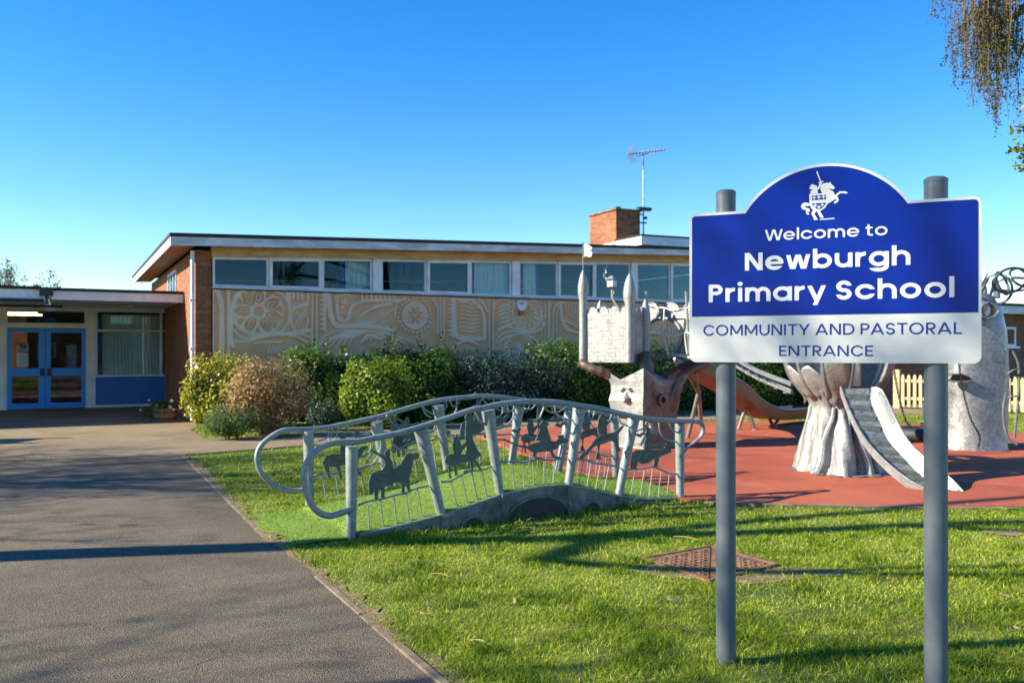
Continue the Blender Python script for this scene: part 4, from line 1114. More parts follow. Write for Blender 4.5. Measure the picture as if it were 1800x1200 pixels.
def contour(D, xs, ys):
    """marching squares: filled region D<0 as flat polygons"""
    vs, fs, key = [], [], {}
    def vtx(k, x, y):
        if k not in key: key[k] = len(vs); vs.append((x, y))
        return key[k]
    ny_, nx_ = D.shape
    act = np.argwhere(np.minimum(np.minimum(D[:-1,:-1], D[1:,:-1]), np.minimum(D[:-1,1:], D[1:,1:])) < 0)
    for j, i in act:
        c = ((j,i),(j,i+1),(j+1,i+1),(j+1,i)); v = [D[q] for q in c]
        m_ = sum(1 << k for k in range(4) if v[k] < 0)
        for pol in CASES[m_]:
            f = []
            for e in pol:
                if isinstance(e, int): q = c[e]; f.append(vtx(('c',)+q, xs[q[1]], ys[q[0]]))
                else:
                    k0 = 'abcd'.index(e); q0, q1 = c[k0], c[(k0+1) % 4]; a, b = D[q0], D[q1]; t = a/(a-b)
                    kk = ('e',) + tuple(sorted((q0, q1)))
                    f.append(vtx(kk, xs[q0[1]]+(xs[q1[1]]-xs[q0[1]])*t, ys[q0[0]]+(ys[q1[0]]-ys[q0[0]])*t))
            if len(set(f)) > 2: fs.append(tuple(f))
    return vs, fs
def text(name, s, x0, x1, zl, zr, cap, wt, track, m, parent, y):
    mb = MB(); pen = 0; res = 44; items = []
    for k, ch in enumerate(s):
        xs = np.arange(-.1, 1.7, 1/res)+.0013; ys = np.arange(-.42, 1.2, 1/res)+.0017
        X, Y = np.meshgrid(xs, ys); d, adv = glyph(ch, X, Y, wt)
        if d is not None:
            vs, fs = contour(d, xs, ys); items.append((pen, vs, fs))
        nxt = s[k+1] if k+1 < len(s) else ''
        kern = 0
        pr = ch + nxt
        if pr in ('AT','TA','AY','PA','LT','RT','TY','TO','We','ry','AN','RA','ST','TR','AS','ew','wb','ma','ar','RY'): kern = {'TA':-.10,'PA':-.07,'We':-.10,'ry':-.03,'TY':-.06,'TO':-.04,'AS':-.04,'RA':-.03}.get(pr, -.02)
        pen += adv + (0 if ch == ' ' else track) + kern
    tot = pen - track
    for p, vs, fs in items:
        out = []
        for vx, vy in vs:
            t = (p+vx)/tot; out.append((x0+(x1-x0)*t, y, zl+(zr-zl)*t + vy*cap))
        mb.add(out, fs)
    return mb.build(name, m, parent)
def line(name, s, pl, pr, cap_px_y, wt, track, m, parent, y):
    (xa, za), (xb, zb) = sp_(*pl), sp_(*pr); zc = sp_(pl[0], cap_px_y)[1]
    zm = (za+zb)/2
    text(name, s, xa, xb, zm, zm, zc-za, wt, track, m, parent, y)
TXTB = M_noise("sign_text_blue", (.006,.022,.20), (.008,.028,.24), 3, .4)
line('lettering', 'Welcome to', (1344.7,423.2), (1560.2,413.4), 404.2, .165, .135, SIGNT, bl, -.0030)
line('lettering', 'Newburgh', (1309.5,476), (1600.5,465.3), 445.2, .205, .125, SIGNT, bl, -.0030)
line('lettering', 'Primary School', (1246,531.8), (1677.5,521.6), 501, .20, .135, SIGNT, bl, -.0030)
line('lettering', 'COMMUNITY AND PASTORAL', (1236.4,590), (1690.6,586.8), 571.3, .145, .165, TXTB, bd, -.0010)
line('lettering', 'ENTRANCE', (1369.6,626), (1534.6,625.5), 607.6, .145, .165, TXTB, bd, -.0010)
# --- crest: knight on a rearing horse with a shield
zc_ = lambda x, y: sp_(1380 + x/10.907, 290 + y/10.907)
def flat(name, pts, y, m, parent, curve=False):
    q = [zc_(*p) for p in pts]
    mb = MB(); mb.prism([(x, y, z) for x, z in q], (0, -.0004, 0)); return mb.build(name, m, parent)
horse_c = [(1210,535),(1150,508),(1040,510),(1005,540),(960,580),(950,560),(930,515),(890,490),(820,450),(880,460),(932,472),(952,445),(930,405),(880,360),(872,328),(838,350),(790,346),(730,360),(690,400),(676,450),(690,510),(712,545),(700,570),(790,580),(800,720),(830,740),(970,655),(985,665),(975,690),(940,710),(945,748),(1005,715),(1025,690),(1025,630),(990,612),(1045,552),(1100,540),(1160,552)]
flat('crest', horse_c, -.0030, SIGNT, bl)
flat('crest', [(465,560),(815,545),(822,740),(770,820),(670,890),(740,1003),(735,1015),(672,1012),(650,965),(605,885),(560,940),(632,1050),(560,1060),(545,1010),(500,930),(540,875),(490,810),(470,720)], -.0034, SIGNT, bl)
flat('crest', [(490,775),(430,800),(415,780),(385,795),(400,820),(470,845),(480,880),(440,920),(468,948),(445,960),(410,940),(398,905),(410,870),(340,855),(305,810),(320,755),(370,725),(430,728),(485,750)], -.0038, SIGNT, bl)
flat('crest', [(490,555),(488,510),(520,488),(528,460),(505,470),(468,466),(480,410),(510,380),(542,372),(558,395),(590,392),(618,420),(622,445),(650,400),(665,345),(690,330),(715,345),(700,375),(672,430),(640,480),(620,490),(635,550)], -.0042, SIGNT, bl)
flat('crest', [(598,130),(620,125),(692,312),(745,312),(742,325),(700,328),(640,358),(632,346),(672,330)], -.0046, SIGNT, bl)
flat('crest', [(668,1040),(948,1016),(948,1036),(668,1056)], -.0030, SIGNT, bl)
flat('crest', [(512,590),(782,575),(786,662),(514,680)], -.0040, SIGNB, bl)
flat('crest', [(512,742),(786,725),(760,780),(700,835),(648,858),(600,838),(545,795)], -.0040, SIGNB, bl)
for cx, cy in ((558,630),(648,622),(738,615),(582,778),(650,810),(714,768)):
    for a, b in ((36,9),(9,36)):
        flat('crest', [(cx-a,cy-b),(cx+a,cy-b),(cx+a,cy+b),(cx-a,cy+b)], -.0046-(.0002 if a == 9 else 0), SIGNT, bl)
# posts and clips
for px, r, zt in ((1276,.0495,2.402),(1645,.0515,2.392)):
    x, _ = SF.at(px, 700, .06)
    mb = MB(); mb.tube([(x,.06,-.3),(x,.06,zt)], r, 28); po = mb.build('post', POSTG, sign, smooth=True)
    mb = MB(); mb.lathe([(r+.001,zt-.012),(r+.002,zt+.002),(r-.012,zt+.012)], (x,.06,0), 28); mb.build('cap', POSTG, po, smooth=True)
    for z in (1.66, 2.16):
        mb = MB(); mb.lathe([(r+.001,z),(r+.005,z),(r+.005,z+.03),(r+.001,z+.03)], (x,.06,0), 24); mb.build('clip', GALVT, po, smooth=True)
# ================================================================== castle climbing tower
T1 = Frame((1.175, 14.1), -35.5)
castle = thing('castle_tower', 'silver metal castle on a sad-faced tree trunk with a flag and roped archway', 'climbing frame', T1.o, -35.5)
CW, CD, CZ0, CZ1 = .86, .56, 1.43, 2.27
m, nt, bs = base("embossed_castle_sheet"); co = objco(nt)
sp3 = nt.nodes.new('ShaderNodeSeparateXYZ'); nt.links.new(co, sp3.inputs[0])
ad3 = nt.nodes.new('ShaderNodeMath'); nt.links.new(sp3.outputs[0], ad3.inputs[0]); nt.links.new(sp3.outputs[1], ad3.inputs[1])
cb3 = nt.nodes.new('ShaderNodeCombineXYZ'); nt.links.new(ad3.outputs[0], cb3.inputs[0]); nt.links.new(sp3.outputs[2], cb3.inputs[1])
dn = nt.nodes.new('ShaderNodeTexNoise'); dn.inputs['Scale'].default_value = 6; nt.links.new(cb3.outputs[0], dn.inputs['Vector'])
dm = nt.nodes.new('ShaderNodeMix'); dm.data_type = 'RGBA'; dm.inputs[0].default_value = .10; nt.links.new(cb3.outputs[0], dm.inputs[6]); nt.links.new(dn.outputs['Color'], dm.inputs[7])
b3 = nt.nodes.new('ShaderNodeTexBrick'); nt.links.new(dm.outputs[2], b3.inputs['Vector'])
for k_, v_ in (('Scale',1),('Brick Width',.12),('Row Height',.06),('Mortar Size',.006),('Mortar Smooth',.6)): b3.inputs[k_].default_value = v_
b3.inputs['Color1'].default_value = (.29,.30,.295,1); b3.inputs['Color2'].default_value = (.36,.37,.36,1); b3.inputs['Mortar'].default_value = (.25,.255,.25,1)
cs_ = mixc(nt, 1.0, b3.outputs['Color'], ramp(nt, noise(nt, co, 7, 6), [(.3,(.7,.7,.7)),(.7,(1.2,1.2,1.2))]), 'MULTIPLY')
cs_ = mixc(nt, 1.0, cs_, ramp(nt, noise(nt, stretch(nt, co, (9,9,.8)), 2.2, 5), [(.35,(.75,.73,.7)),(.55,(1,1,1))]), 'MULTIPLY')
nt.links.new(cs_, bs.inputs['Base Color']); bs.inputs['Metallic'].default_value = .45; bs.inputs['Roughness'].default_value = .48
iv3 = nt.nodes.new('ShaderNodeMath'); iv3.operation = 'SUBTRACT'; iv3.inputs[0].default_value = 1; nt.links.new(b3.outputs['Fac'], iv3.inputs[1]); bump(nt, bs, iv3.outputs[0], .3, .006)
CASTLEM = m
def crenel(x0, x1, z0, z1, n, th=.02, y=0, dip=.075):
    """sheet with a battlement edge rolled outward"""
    top = []
    wd = (x1-x0)/n
    for k in range(n):
        a = x0+wd*k
        for t, d in ((0,.0),(.10,.0),(.2,-dip*.75),(.32,-dip),(.42,-dip*.9),(.5,-.0),(.58,.02),(.75,.03),(.92,.02)):
            top.append((a+wd*t, z1+d))
    top.append((x1, z1))
    return top
def sheetwall(top, x0, x1, z0, y, parent, name, mat, th=.02, bulge=.0):
    mb = MB(); mb.prism([(x0,y,z0)] + [(x1,y,z0)] + [(x,y,z) for x, z in top[::-1]], (0,th,0))
    o = mb.build(name, mat, parent)
    mb = MB(); mb.tube([(x,y+.01,z) for x, z in top], .013, 6); mb.build('rolled_edge', GALVT, o, smooth=True)
    return o
t1 = crenel(.03, CW-.03, CZ0, CZ1, 4)
fw = sheetwall(t1, .03, CW-.03, CZ0, 0, castle, 'castle_wall', CASTLEM)
bw = sheetwall(crenel(.03, CW-.03, CZ0, CZ1, 4), .03, CW-.03, CZ0, CD, castle, 'castle_wall', CASTLEM)
for xx in (0, CW-.02):
    mb = MB(); top = crenel(.03, CD-.03, CZ0, CZ1, 3)
    mb.prism([(xx,.03,CZ0),(xx,CD-.03,CZ0)] + [(xx,y,z) for y, z in top[::-1]], (.02,0,0)); o = mb.build('castle_wall', CASTLEM, castle)
    mb = MB(); mb.tube([(xx+.01,y,z) for y, z in top], .013, 6); mb.build('rolled_edge', GALVT, o, smooth=True)
mb = MB(); mb.box(.0, CW, .0, CD, CZ0-.03, CZ0-.001); mb.build('floor_plate', GALVC, castle)
def turret(x, y, z0, zt, r, par):
    rings = []
    prof = [(r,z0),(r*1.02,z0+.25),(r*.96,z0+.6),(r,zt-.62),(r*.98,zt-.5),(r*1.32,zt-.40),(r*1.36,zt-.36),(r*1.34,zt-.28),(r*1.1,zt-.17),(r*.75,zt-.09),(r*.35,zt-.03),(.004,zt)]
    mb = MB(); mb.lathe(prof, (x,y,0), 16); return mb.build('turret', GALVB, par, smooth=True, ang=30)
tl = turret(0, 0, CZ0-.01, 2.92, .066, castle); turret(CW, 0, CZ0-.03, 2.82, .076, castle)
turret(CW, CD, CZ0, 2.45, .06, castle); turret(0, CD, CZ0, 2.45, .06, castle)
# flag
mb = MB(); mb.tube([(0,0,2.9),(0,0,3.36)], .009, 8); mb.lathe([(.002,3.355),(.016,3.37),(.002,3.39)], (0,0,0), 8); mb.build('flagpole', GALVT, castle, smooth=True)
fl = [(.01,3.34),(.06,3.35),(.13,3.31),(.17,3.29),(.165,3.25),(.13,3.235),(.165,3.215),(.175,3.17),(.15,3.13),(.10,3.125),(.05,3.15),(.01,3.13)]
mb = MB(); mb.prism([(x,.004*math.sin(x*30),z) for x, z in fl], (0,.006,0)); mb.build('flag', GALVB, castle)
# little house on a curling stalk
hp = lambda px, py: T1.at3(px, py, .28)
st = catmull([hp(1090,545), hp(1080,530), hp(1076,515), hp(1077,505), hp(1071,498), hp(1066,492)], 5)
mb = MB(); mb.tube(st, [.028,.016], 8); mb.build('stalk', GALVT, castle, smooth=True)
hb = hp(1075, 505); hx = hb.x
mb = MB(); mb.box(hx-.045, hx+.07, .2, .33, hb.z, hb.z+.125)
bh = mb.build('bird_house', GALVC, castle, bevel=.004)
mb = MB(); mb.loft([[(hx-.07,.17,hb.z+.126),(hx+.095,.17,hb.z+.126),(hx+.095,.36,hb.z+.126),(hx-.07,.36,hb.z+.126)],[(hx+.0,.25,hb.z+.19),(hx+.03,.25,hb.z+.19),(hx+.03,.28,hb.z+.19),(hx+.0,.28,hb.z+.19)]]); mb.build('house_roof', GALVB, bh)
mb = MB(); mb.tube(catmull([hp(1066,490), hp(1062,484), hp(1066,478), hp(1063,472), hp(1068,470), hp(1066,466)], 4), [.02,.012], 6); mb.build('smoke_curl', GALVT, castle, smooth=True)
mb = MB(); mb.tube(catmull([hp(1078,506), hp(1079,516), hp(1074,521), hp(1080,524)], 4), .009, 6); mb.build('perch', GALVT, bh, smooth=True)
# trunk, four-sided with a sharp front edge; welded patches, the right ones coloured for shade and reflected red ground
m, nt, bs = base("red_reflection_patchwork"); co = objco(nt)
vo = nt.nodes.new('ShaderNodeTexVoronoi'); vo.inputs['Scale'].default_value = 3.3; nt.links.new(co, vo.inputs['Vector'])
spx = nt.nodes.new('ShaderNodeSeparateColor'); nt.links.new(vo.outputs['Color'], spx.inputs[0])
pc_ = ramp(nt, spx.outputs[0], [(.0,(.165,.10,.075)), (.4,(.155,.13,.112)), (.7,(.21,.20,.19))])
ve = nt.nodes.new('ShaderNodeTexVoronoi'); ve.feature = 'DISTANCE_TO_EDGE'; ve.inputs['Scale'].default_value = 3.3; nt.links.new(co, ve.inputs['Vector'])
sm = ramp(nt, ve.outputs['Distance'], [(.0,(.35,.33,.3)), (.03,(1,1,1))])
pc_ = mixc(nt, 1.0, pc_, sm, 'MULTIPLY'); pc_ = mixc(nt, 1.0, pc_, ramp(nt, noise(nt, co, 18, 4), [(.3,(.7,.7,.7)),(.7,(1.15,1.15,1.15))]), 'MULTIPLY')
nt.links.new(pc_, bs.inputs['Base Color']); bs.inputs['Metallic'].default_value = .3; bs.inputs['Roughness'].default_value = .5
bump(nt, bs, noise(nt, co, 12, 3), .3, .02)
REFLPATCH = m
def ring4(pl, pf, pr, pb):
    c = [pl, pf, pr, pb]; out = []
    for k in range(4):
        a, b = c[k], c[(k+1) % 4]
        for t in (0, .33, .67): out.append(a.lerp(b, t))
    return out
def trunk_ring(z, xl, xf, xr):
    sc_ = lambda px, Y: (px-900)/FPX*Y
    pl = T1.loc((sc_(xl,13.95),13.95,z)); pf = T1.loc((sc_(xf,13.5),13.5,z)); pr = T1.loc((sc_(xr,13.95),13.95,z)); pb = T1.loc((sc_((xl+xr)/2+2,14.4),14.4,z))
    return ring4(pl, pf, pr, pb)
mb = MB()
prof = [(-.05,1080,1132,1196),(.05,1086,1131,1190),(.35,1082,1130,1188),(.62,1074,1130,1192),(.78,1070,1130,1195),(.90,1074,1131,1190),(1.02,1074,1131,1191),(1.12,1070,1131,1194)]
rings = [trunk_ring(*p) for p in prof]
# jagged crotch: raise corners to horns
top = [v.copy() for v in trunk_ring(1.16, 1068, 1131, 1196)]
lift = [.09,-.05,-.07,.15,-.10,-.17,.06,-.05,-.05,.08,-.02,.0]
for v, l in zip(top, lift): v.z += l
rings.append(top)
mb.loft(rings)
nside = (len(rings)-1)*12
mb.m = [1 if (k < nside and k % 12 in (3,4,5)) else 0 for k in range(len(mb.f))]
trunk = mb.build('trunk', [GALVS, REFLPATCH], castle)
tp = lambda px, py, Y: T1.loc(P(px, py, Y))
def limb(pts, r, par, m=REFLBROWN, n=9):
    mb = MB(); c = catmull(pts, 5); N = len(c)
    rs = [np.interp(i/(N-1), np.linspace(0,1,len(r)), r) * (1+.08*math.sin(i*1.9)) for i in range(N)]
    mb.tube(c, rs, n); return mb.build('limb', m, par, smooth=True, ang=35)
limb([tp(1098,682,14.08), tp(1080,664,14.02), tp(1058,653,13.98), tp(1038,646,13.98), tp(1020,636,14.05)], [.10,.095,.08,.07,.06], castle)
limb([tp(1146,700,13.72), tp(1141,672,13.70), tp(1137,648,13.74), tp(1136,622,13.85)], [.10,.10,.115,.12], castle)
limb([tp(1176,722,13.95), tp(1184,694,13.93), tp(1195,668,13.97), tp(1212,649,14.1), tp(1240,639,14.3)], [.09,.115,.09,.08,.08], castle)
limb([tp(1160,690,14.2), tp(1162,675,14.2), tp(1178,658,14.3), tp(1202,644,14.4), tp(1222,638,14.4)], [.08,.065,.07,.07,.06], castle)
limb([tp(1140,674,14.3), tp(1152,668,14.3), tp(1164,678,14.25)], [.05,.05,.06], castle)
# the face on the lit side, knot hole on the other
e1 = (rings[4][3]-rings[4][0]); fn = Vector((e1.y, -e1.x, 0)).normalized()
def onface(u, z, off=.0): 
    k = np.interp(z, [p[0] for p in prof], range(len(prof))); i = int(min(k, len(prof)-2)); t = k-i
    a = rings[i][0].lerp(rings[i+1][0], t); b = rings[i][3].lerp(rings[i+1][3], t)
    q = a.lerp(b, u); return q + fn*off
def oncheek(u, z, off=0):
    k = np.interp(z, [p[0] for p in prof], range(len(prof))); i = int(min(k, len(prof)-2)); t = k-i
    a = rings[i][3].lerp(rings[i+1][3], t); b = rings[i][6].lerp(rings[i+1][6], t)
    e = b-a; n_ = Vector((e.y, -e.x, 0)).normalized(); return a.lerp(b, u) + n_*off
for pl in ([(.30,.93),(.40,1.0),(.47,.975),(.38,.925)], [(.54,.975),(.62,1.0),(.72,.945),(.63,.925)]):
    mb = MB(); q = [onface(u, z, -.03) for u, z in pl]; mb.prism(q, fn*.046); mb.build('eye_hole', BLACKP, trunk)
nz = [(.50,.985),(.36,.84),(.38,.78),(.50,.745),(.63,.78),(.66,.84)]
mb = MB(); base_ = [onface(u, z, -.02) for u, z in nz]; apex = [onface(.5+(u-.5)*.45, .80+(z-.80)*.45 , .10 if z < .9 else .03) for u, z in nz]
mb.loft([base_, apex]); mb.build('nose', GALVB, trunk)
kc = oncheek(.5, .80, .02); en = oncheek(.5,.8,1)-oncheek(.5,.8,0); ex1 = (oncheek(.9,.8)-oncheek(.1,.8)).normalized()
circ = lambda r, off: [kc + ex1*r*math.cos(2*math.pi*k/18) + Vector((0,0,1))*r*math.sin(2*math.pi*k/18) + en*off for k in range(18)]
mb = MB(); mb.loft([circ(.10,-.03), circ(.095,.025), circ(.055,.03), circ(.05,-.01)], caps=False); mb.build('knot_ring', REFLBROWN, trunk, smooth=True)
mb = MB(); mb.prism(circ(.054,-.012), en*-.02); mb.build('knot_hole', BLACKP, trunk)
# arch wall, deck and ropes to the right of the castle
A1 = Frame((2.30, 14.5), -42)
ap = lambda px, py, y=0: T1.loc(A1.wld(A1.at3(px, py, y)))
arch_l = [ap(1138,622)] + [ap(1141,620), ap(1140,600), ap(1139,580), ap(1142,570), ap(1152,563), ap(1166,560), ap(1180,563), ap(1192,573), ap(1197,590), ap(1194,606), ap(1188,621)] + [ap(1222,622), ap(1222,538)]
cr = [(1218,533),(1212,532),(1206,534),(1201,542),(1194,543),(1190,536),(1182,532),(1170,533),(1164,541),(1158,543),(1155,535),(1147,532),(1138,534)]
mb = MB(); off = T1.loc(A1.wld((0,.02,0))) - T1.loc(A1.wld((0,0,0)))
mb.prism(arch_l + [ap(*c) for c in cr], off); aw = mb.build('arch_wall', CASTLEM, castle)
mb = MB(); mb.tube([ap(*c) for c in cr], .014, 6); mb.build('rolled_edge', GALVT, aw, smooth=True)
mb = MB(); mb.tube(catmull([ap(1140,570,-.02), ap(1152,562,-.02), ap(1166,559,-.02), ap(1180,562,-.02), ap(1193,573,-.02), ap(1198,590,-.02), ap(1194,606,-.02), ap(1187,620,-.02)], 4), .033, 10); mb.build('arch_rim', GALVT, aw, smooth=True)
q0, q1 = ap(1138,628,-.25), ap(1228,628,-.25); q2, q3 = ap(1228,628,.3), ap(1138,628,.3)
mb = MB(); n = 10; rr_ = []
for k in range(n+1):
    t = k/n; zz = .06*math.sin(math.pi*t)
    a, b = q0.lerp(q1, t), q3.lerp(q2, t); u = Vector((0,0,1))
    rr_.append([a+u*(zz-.05), b+u*(zz-.05), b+u*zz, a+u*zz])
mb.loft(rr_); mb.build('deck_plate', GALVC, castle, smooth=True)
for pa, pb in (((1136,512),(1137,575)),((1206,512),(1212,622))):
    mb = MB(); a, b = ap(*pa, -.27), ap(*pb, -.27); mb.tube([a, b], [.024,.02] , 8); mb.build('rail_post', GALVT, castle, smooth=True)
ROPE = M_noise("pale_rope", (.5,.45,.36), (.66,.62,.52), 60, .9)
for rp_ in ([(1137,538),(1152,541),(1168,541),(1188,547),(1210,540)], [(1136,585),(1150,588),(1167,587),(1186,590),(1204,584),(1214,586)], [(1168,540),(1167,560),(1165,586),(1170,605),(1175,624)], [(1206,560),(1204,590),(1208,622)]):
    mb = MB(); mb.tube(catmull([ap(*c, -.28) for c in rp_], 5), .013, 7); mb.build('rope', ROPE, castle, smooth=True)
# tube bridge from castle to the second trunk
for dz, dy in ((0,0),(.10,0),(.03,.45),(.13,.45)):
    a = T1.loc(P(1270, 628, 14.2+dy)) + Vector((0,0,dz)); b = T1.loc(P(1392, 690, 11.6+dy)) + Vector((0,0,dz))
    mb = MB(); mb.tube(catmull([a, a.lerp(b,.5)+Vector((0,0,-.05)), b], 6), .024, 8); mb.build('bridge_rail', GALVT, castle, smooth=True)
mb = MB()
for k in range(9):
    t = (k+.5)/9; a = T1.loc(P(1270,628,14.2)).lerp(T1.loc(P(1392,690,11.6)), t); b = T1.loc(P(1270,628,14.65)).lerp(T1.loc(P(1392,690,12.05)), t)
    mb.bar(a + Vector((0,0,-.03)), b + Vector((0,0,-.03)), .11, .03)
mb.build('bridge_treads', GALVC, castle)

# ================================================================== tree trunk tower with the ramp
C2 = Vector((4.25, 11.12, 0))
tree2 = thing('trunk_tower', 'silver metal tree trunk tower with flared leaf crown above the red surface', 'climbing frame', C2, 0)
def flute_ring(z, r, amp, n=84, tw=0, fl=9, jag=0):
    out = []
    for k in range(n):
        t = 2*math.pi*k/n
        f = 1 + 1.5*amp*abs(math.sin(fl*t/2+tw+.5*math.sin(2*t+z*3)))**1.1 - amp*.8 + amp*.4*math.sin(3*t+1+tw) + .03*math.sin(17*t+z*9)
        out.append(Vector((r*f*math.cos(t), r*f*math.sin(t), z + jag*abs(math.sin(fl*t/2+tw)))))
    return out
mb = MB()
prof2 = [(-.04,.50,.22,0),(.03,.485,.24,0),(.14,.455,.24,.03),(.30,.43,.22,.10),(.48,.40,.2,.2),(.64,.365,.18,.28),(.80,.335,.14,.34),(.90,.335,.14,.36),(1.0,.38,.14,.36),(1.08,.44,.14,.36)]
prof2 = [tuple(np.interp(zz, [q[0] for q in prof2], [q[k] for q in prof2]) if k else zz for k in range(4)) for zz in np.linspace(-.04, 1.08, 26)]
mb.loft([flute_ring(z, r, a, tw=tw) for z, r, a, tw in prof2])
tr2 = mb.build('trunk', GALVS, tree2, smooth=True, ang=50)
for a, wd in ((-2.4,.09),(-1.95,.1),(-1.5,.11),(-1.1,.12),(-.7,.1),(2.9,.1)):
    x, y = .53*math.cos(a), .53*math.sin(a); mb = MB(); mb.lathe([(wd,.034),(wd*1.02,.042),(wd*.8,.05)], (x,y,0), 10)
    mb.build('base_plate', GALVC, tr2)
for a0, a1, rr in ((-2.5,-2.1,.035),(-1.95,-1.55,.04),(-1.75,-1.62,.03),(-1.1,-1.35,.045),(-.7,-.9,.04),(2.8,3.0,.04)):
    mb = MB(); pts_ = []
    for t in np.linspace(0, 1, 7):
        z = .02 + .85*t; r_ = np.interp(z, [0,.14,.3,.48,.64,.8,.9], [.50,.47,.445,.415,.38,.35,.345]); a = a0+(a1-a0)*t + .05*math.sin(9*t); pts_.append((r_*math.cos(a), r_*math.sin(a), z))
    mb.tube(catmull(pts_, 3), [rr*1.5, rr*.7], 8); mb.build('root_ridge', GALVB, tr2, smooth=True)
# crown: ribs with leaf-shaped sheets bulging between them
NR = 11
def crown_pt(a, z):
    r = np.interp(z, [1.0,1.08,1.18,1.3,1.45,1.7,2.0,2.2], [.40,.47,.55,.61,.66,.70,.72,.70]); return Vector((r*math.cos(a), r*math.sin(a), z))
ramp_a = -1.25
for k in range(NR):
    a0 = ramp_a + .42 + (2*math.pi-.84)*k/(NR-1)
    mb = MB(); mb.tube([crown_pt(a0, z) for z in (1.03,1.12,1.2,1.32,1.5,1.75,2.0+.12*(k % 2))], [.034,.032,.03,.03,.028,.026,.02], 9); mb.build('crown_rib', GALVT, tree2, smooth=True)
    if k < NR-1:
        a1 = ramp_a + .42 + (2*math.pi-.84)*(k+1)/(NR-1)
        topz = 1.62 + .16*((k*7) % 3) ; lowz = .93 + .05*((k*5) % 3)
        if k in (7, 8): topz, lowz = 1.38, 1.02
        n_, m_ = 8, 10; V_, F_ = [], []
        for j in range(m_+1):
            for i_ in range(n_+1):
                t = i_/n_; zt_ = topz - .09*abs(2*t-1)**1.5 + .03*math.sin(5*t); zl_ = lowz + .04*math.sin(7*t+k)
                z = zl_ + (zt_-zl_)*j/m_
                p = crown_pt(a0 + (a1-a0)*t, z); bl_ = 1 + .055*math.sin(math.pi*t) + .02*math.sin(9*t+z*8+k); V_.append((p.x*bl_, p.y*bl_, p.z))
        for j in range(m_):
            for i_ in range(n_): b0 = j*(n_+1)+i_; F_.append((b0, b0+1, b0+n_+2, b0+n_+1))
        o = bulk('crown_sheet', V_, F_, GALVB if k % 3 else GALVC, tree2, smooth=True)
        md = o.modifiers.new('thick', 'SOLIDIFY'); md.thickness = .012
mb = MB(); mb.lathe([(.30,1.07),(.42,1.08),(.42,1.105),(.02,1.105)], (0,0,0), 28); mb.build('deck_plate', GALVC, tree2)
mb = MB(); mb.lathe([(.03,1.126),(.27,1.126),(.25,1.5),(.20,1.8),(.26,2.0),(.22,2.3),(.10,2.34)], (.12,.22,0), 14); mb.build('inner_trunk', GALVC, tree2, smooth=True)
# climbing ramp
NS = 26
def along(pts, Y0, Y1):
    x0, x1 = pts[0][0], pts[-1][0]
    q = catmull([P(x, y, Y0+(Y1-Y0)*(x-x0)/(x1-x0)) - C2 for x, y in pts], 8)
    L = [0]
    for a, b in zip(q[:-1], q[1:]): L.append(L[-1]+(b-a).length)
    out = []
    for k in range(NS):
        t = L[-1]*k/(NS-1); i = min(len(q)-2, max(0, int(np.searchsorted(L, t)-1))); out.append(q[i].lerp(q[i+1], (t-L[i])/(L[i+1]-L[i])))
    return out
L_ = along([(1478,683),(1490,717),(1510,760),(1533,793),(1567,827),(1600,852),(1627,867)], 10.62, 9.56)
R_ = along([(1527,684),(1533,713),(1547,743),(1560,773),(1587,803),(1623,838),(1688,868)], 10.52, 9.49)
T_ = along([(1532,682),(1546,683),(1556,698),(1577,743),(1597,777),(1623,803),(1667,838),(1694,866)], 10.54, 9.50)
rampo = thing('climbing_ramp', 'curved metal climbing ramp with slats and one tall side leaning on the trunk tower', 'slide', C2, 0)
up = Vector((0,0,1))
mb = MB(); mb.loft([[l-up*.012, r-up*.012, r, l] for l, r in zip(L_, R_)]); mb.build('ramp_floor', GALVC, rampo, smooth=True)
wd_ = [(R_[i]-L_[i]).normalized() for i in range(NS)]
mb = MB(); mb.loft([[l-w_*.012-up*.05, l-up*.05, l+up*.045, l-w_*.012+up*.045] for l, w_ in zip(L_, wd_)])
mb.tube([l-w_*.008+up*.05 for l, w_ in zip(L_, wd_)], .016, 8); mb.build('side_rail', GALVT, rampo, smooth=True)
mb = MB(); mb.loft([[r-up*.05, r+w_*.014-up*.05, t+w_*.012, t] for r, w_, t in zip(R_, wd_, T_)])
mb.tube([t+w_*.006 for t, w_ in zip(T_, wd_)], .014, 8)
mb.build('side_panel', GALVT, rampo, smooth=True)
for k in range(10):
    i = 1 + int(k*(NS-3)/10); l, r = L_[i], R_[i]; l2, r2 = L_[i+1], R_[i+1]
    nrm = (l2-l).cross(r-l).normalized(); nrm = nrm if nrm.z > 0 else -nrm
    mb = MB(); r = r-wd_[i]*.03; r2 = r2-wd_[i]*.03; mb.hexa([l+nrm*.003, r+nrm*.003, r2+nrm*.003, l2+nrm*.003, l+nrm*.022, r+nrm*.022, r2+nrm*.006, l2+nrm*.006]); mb.build('slat', PLATE, rampo, bevel=.003)

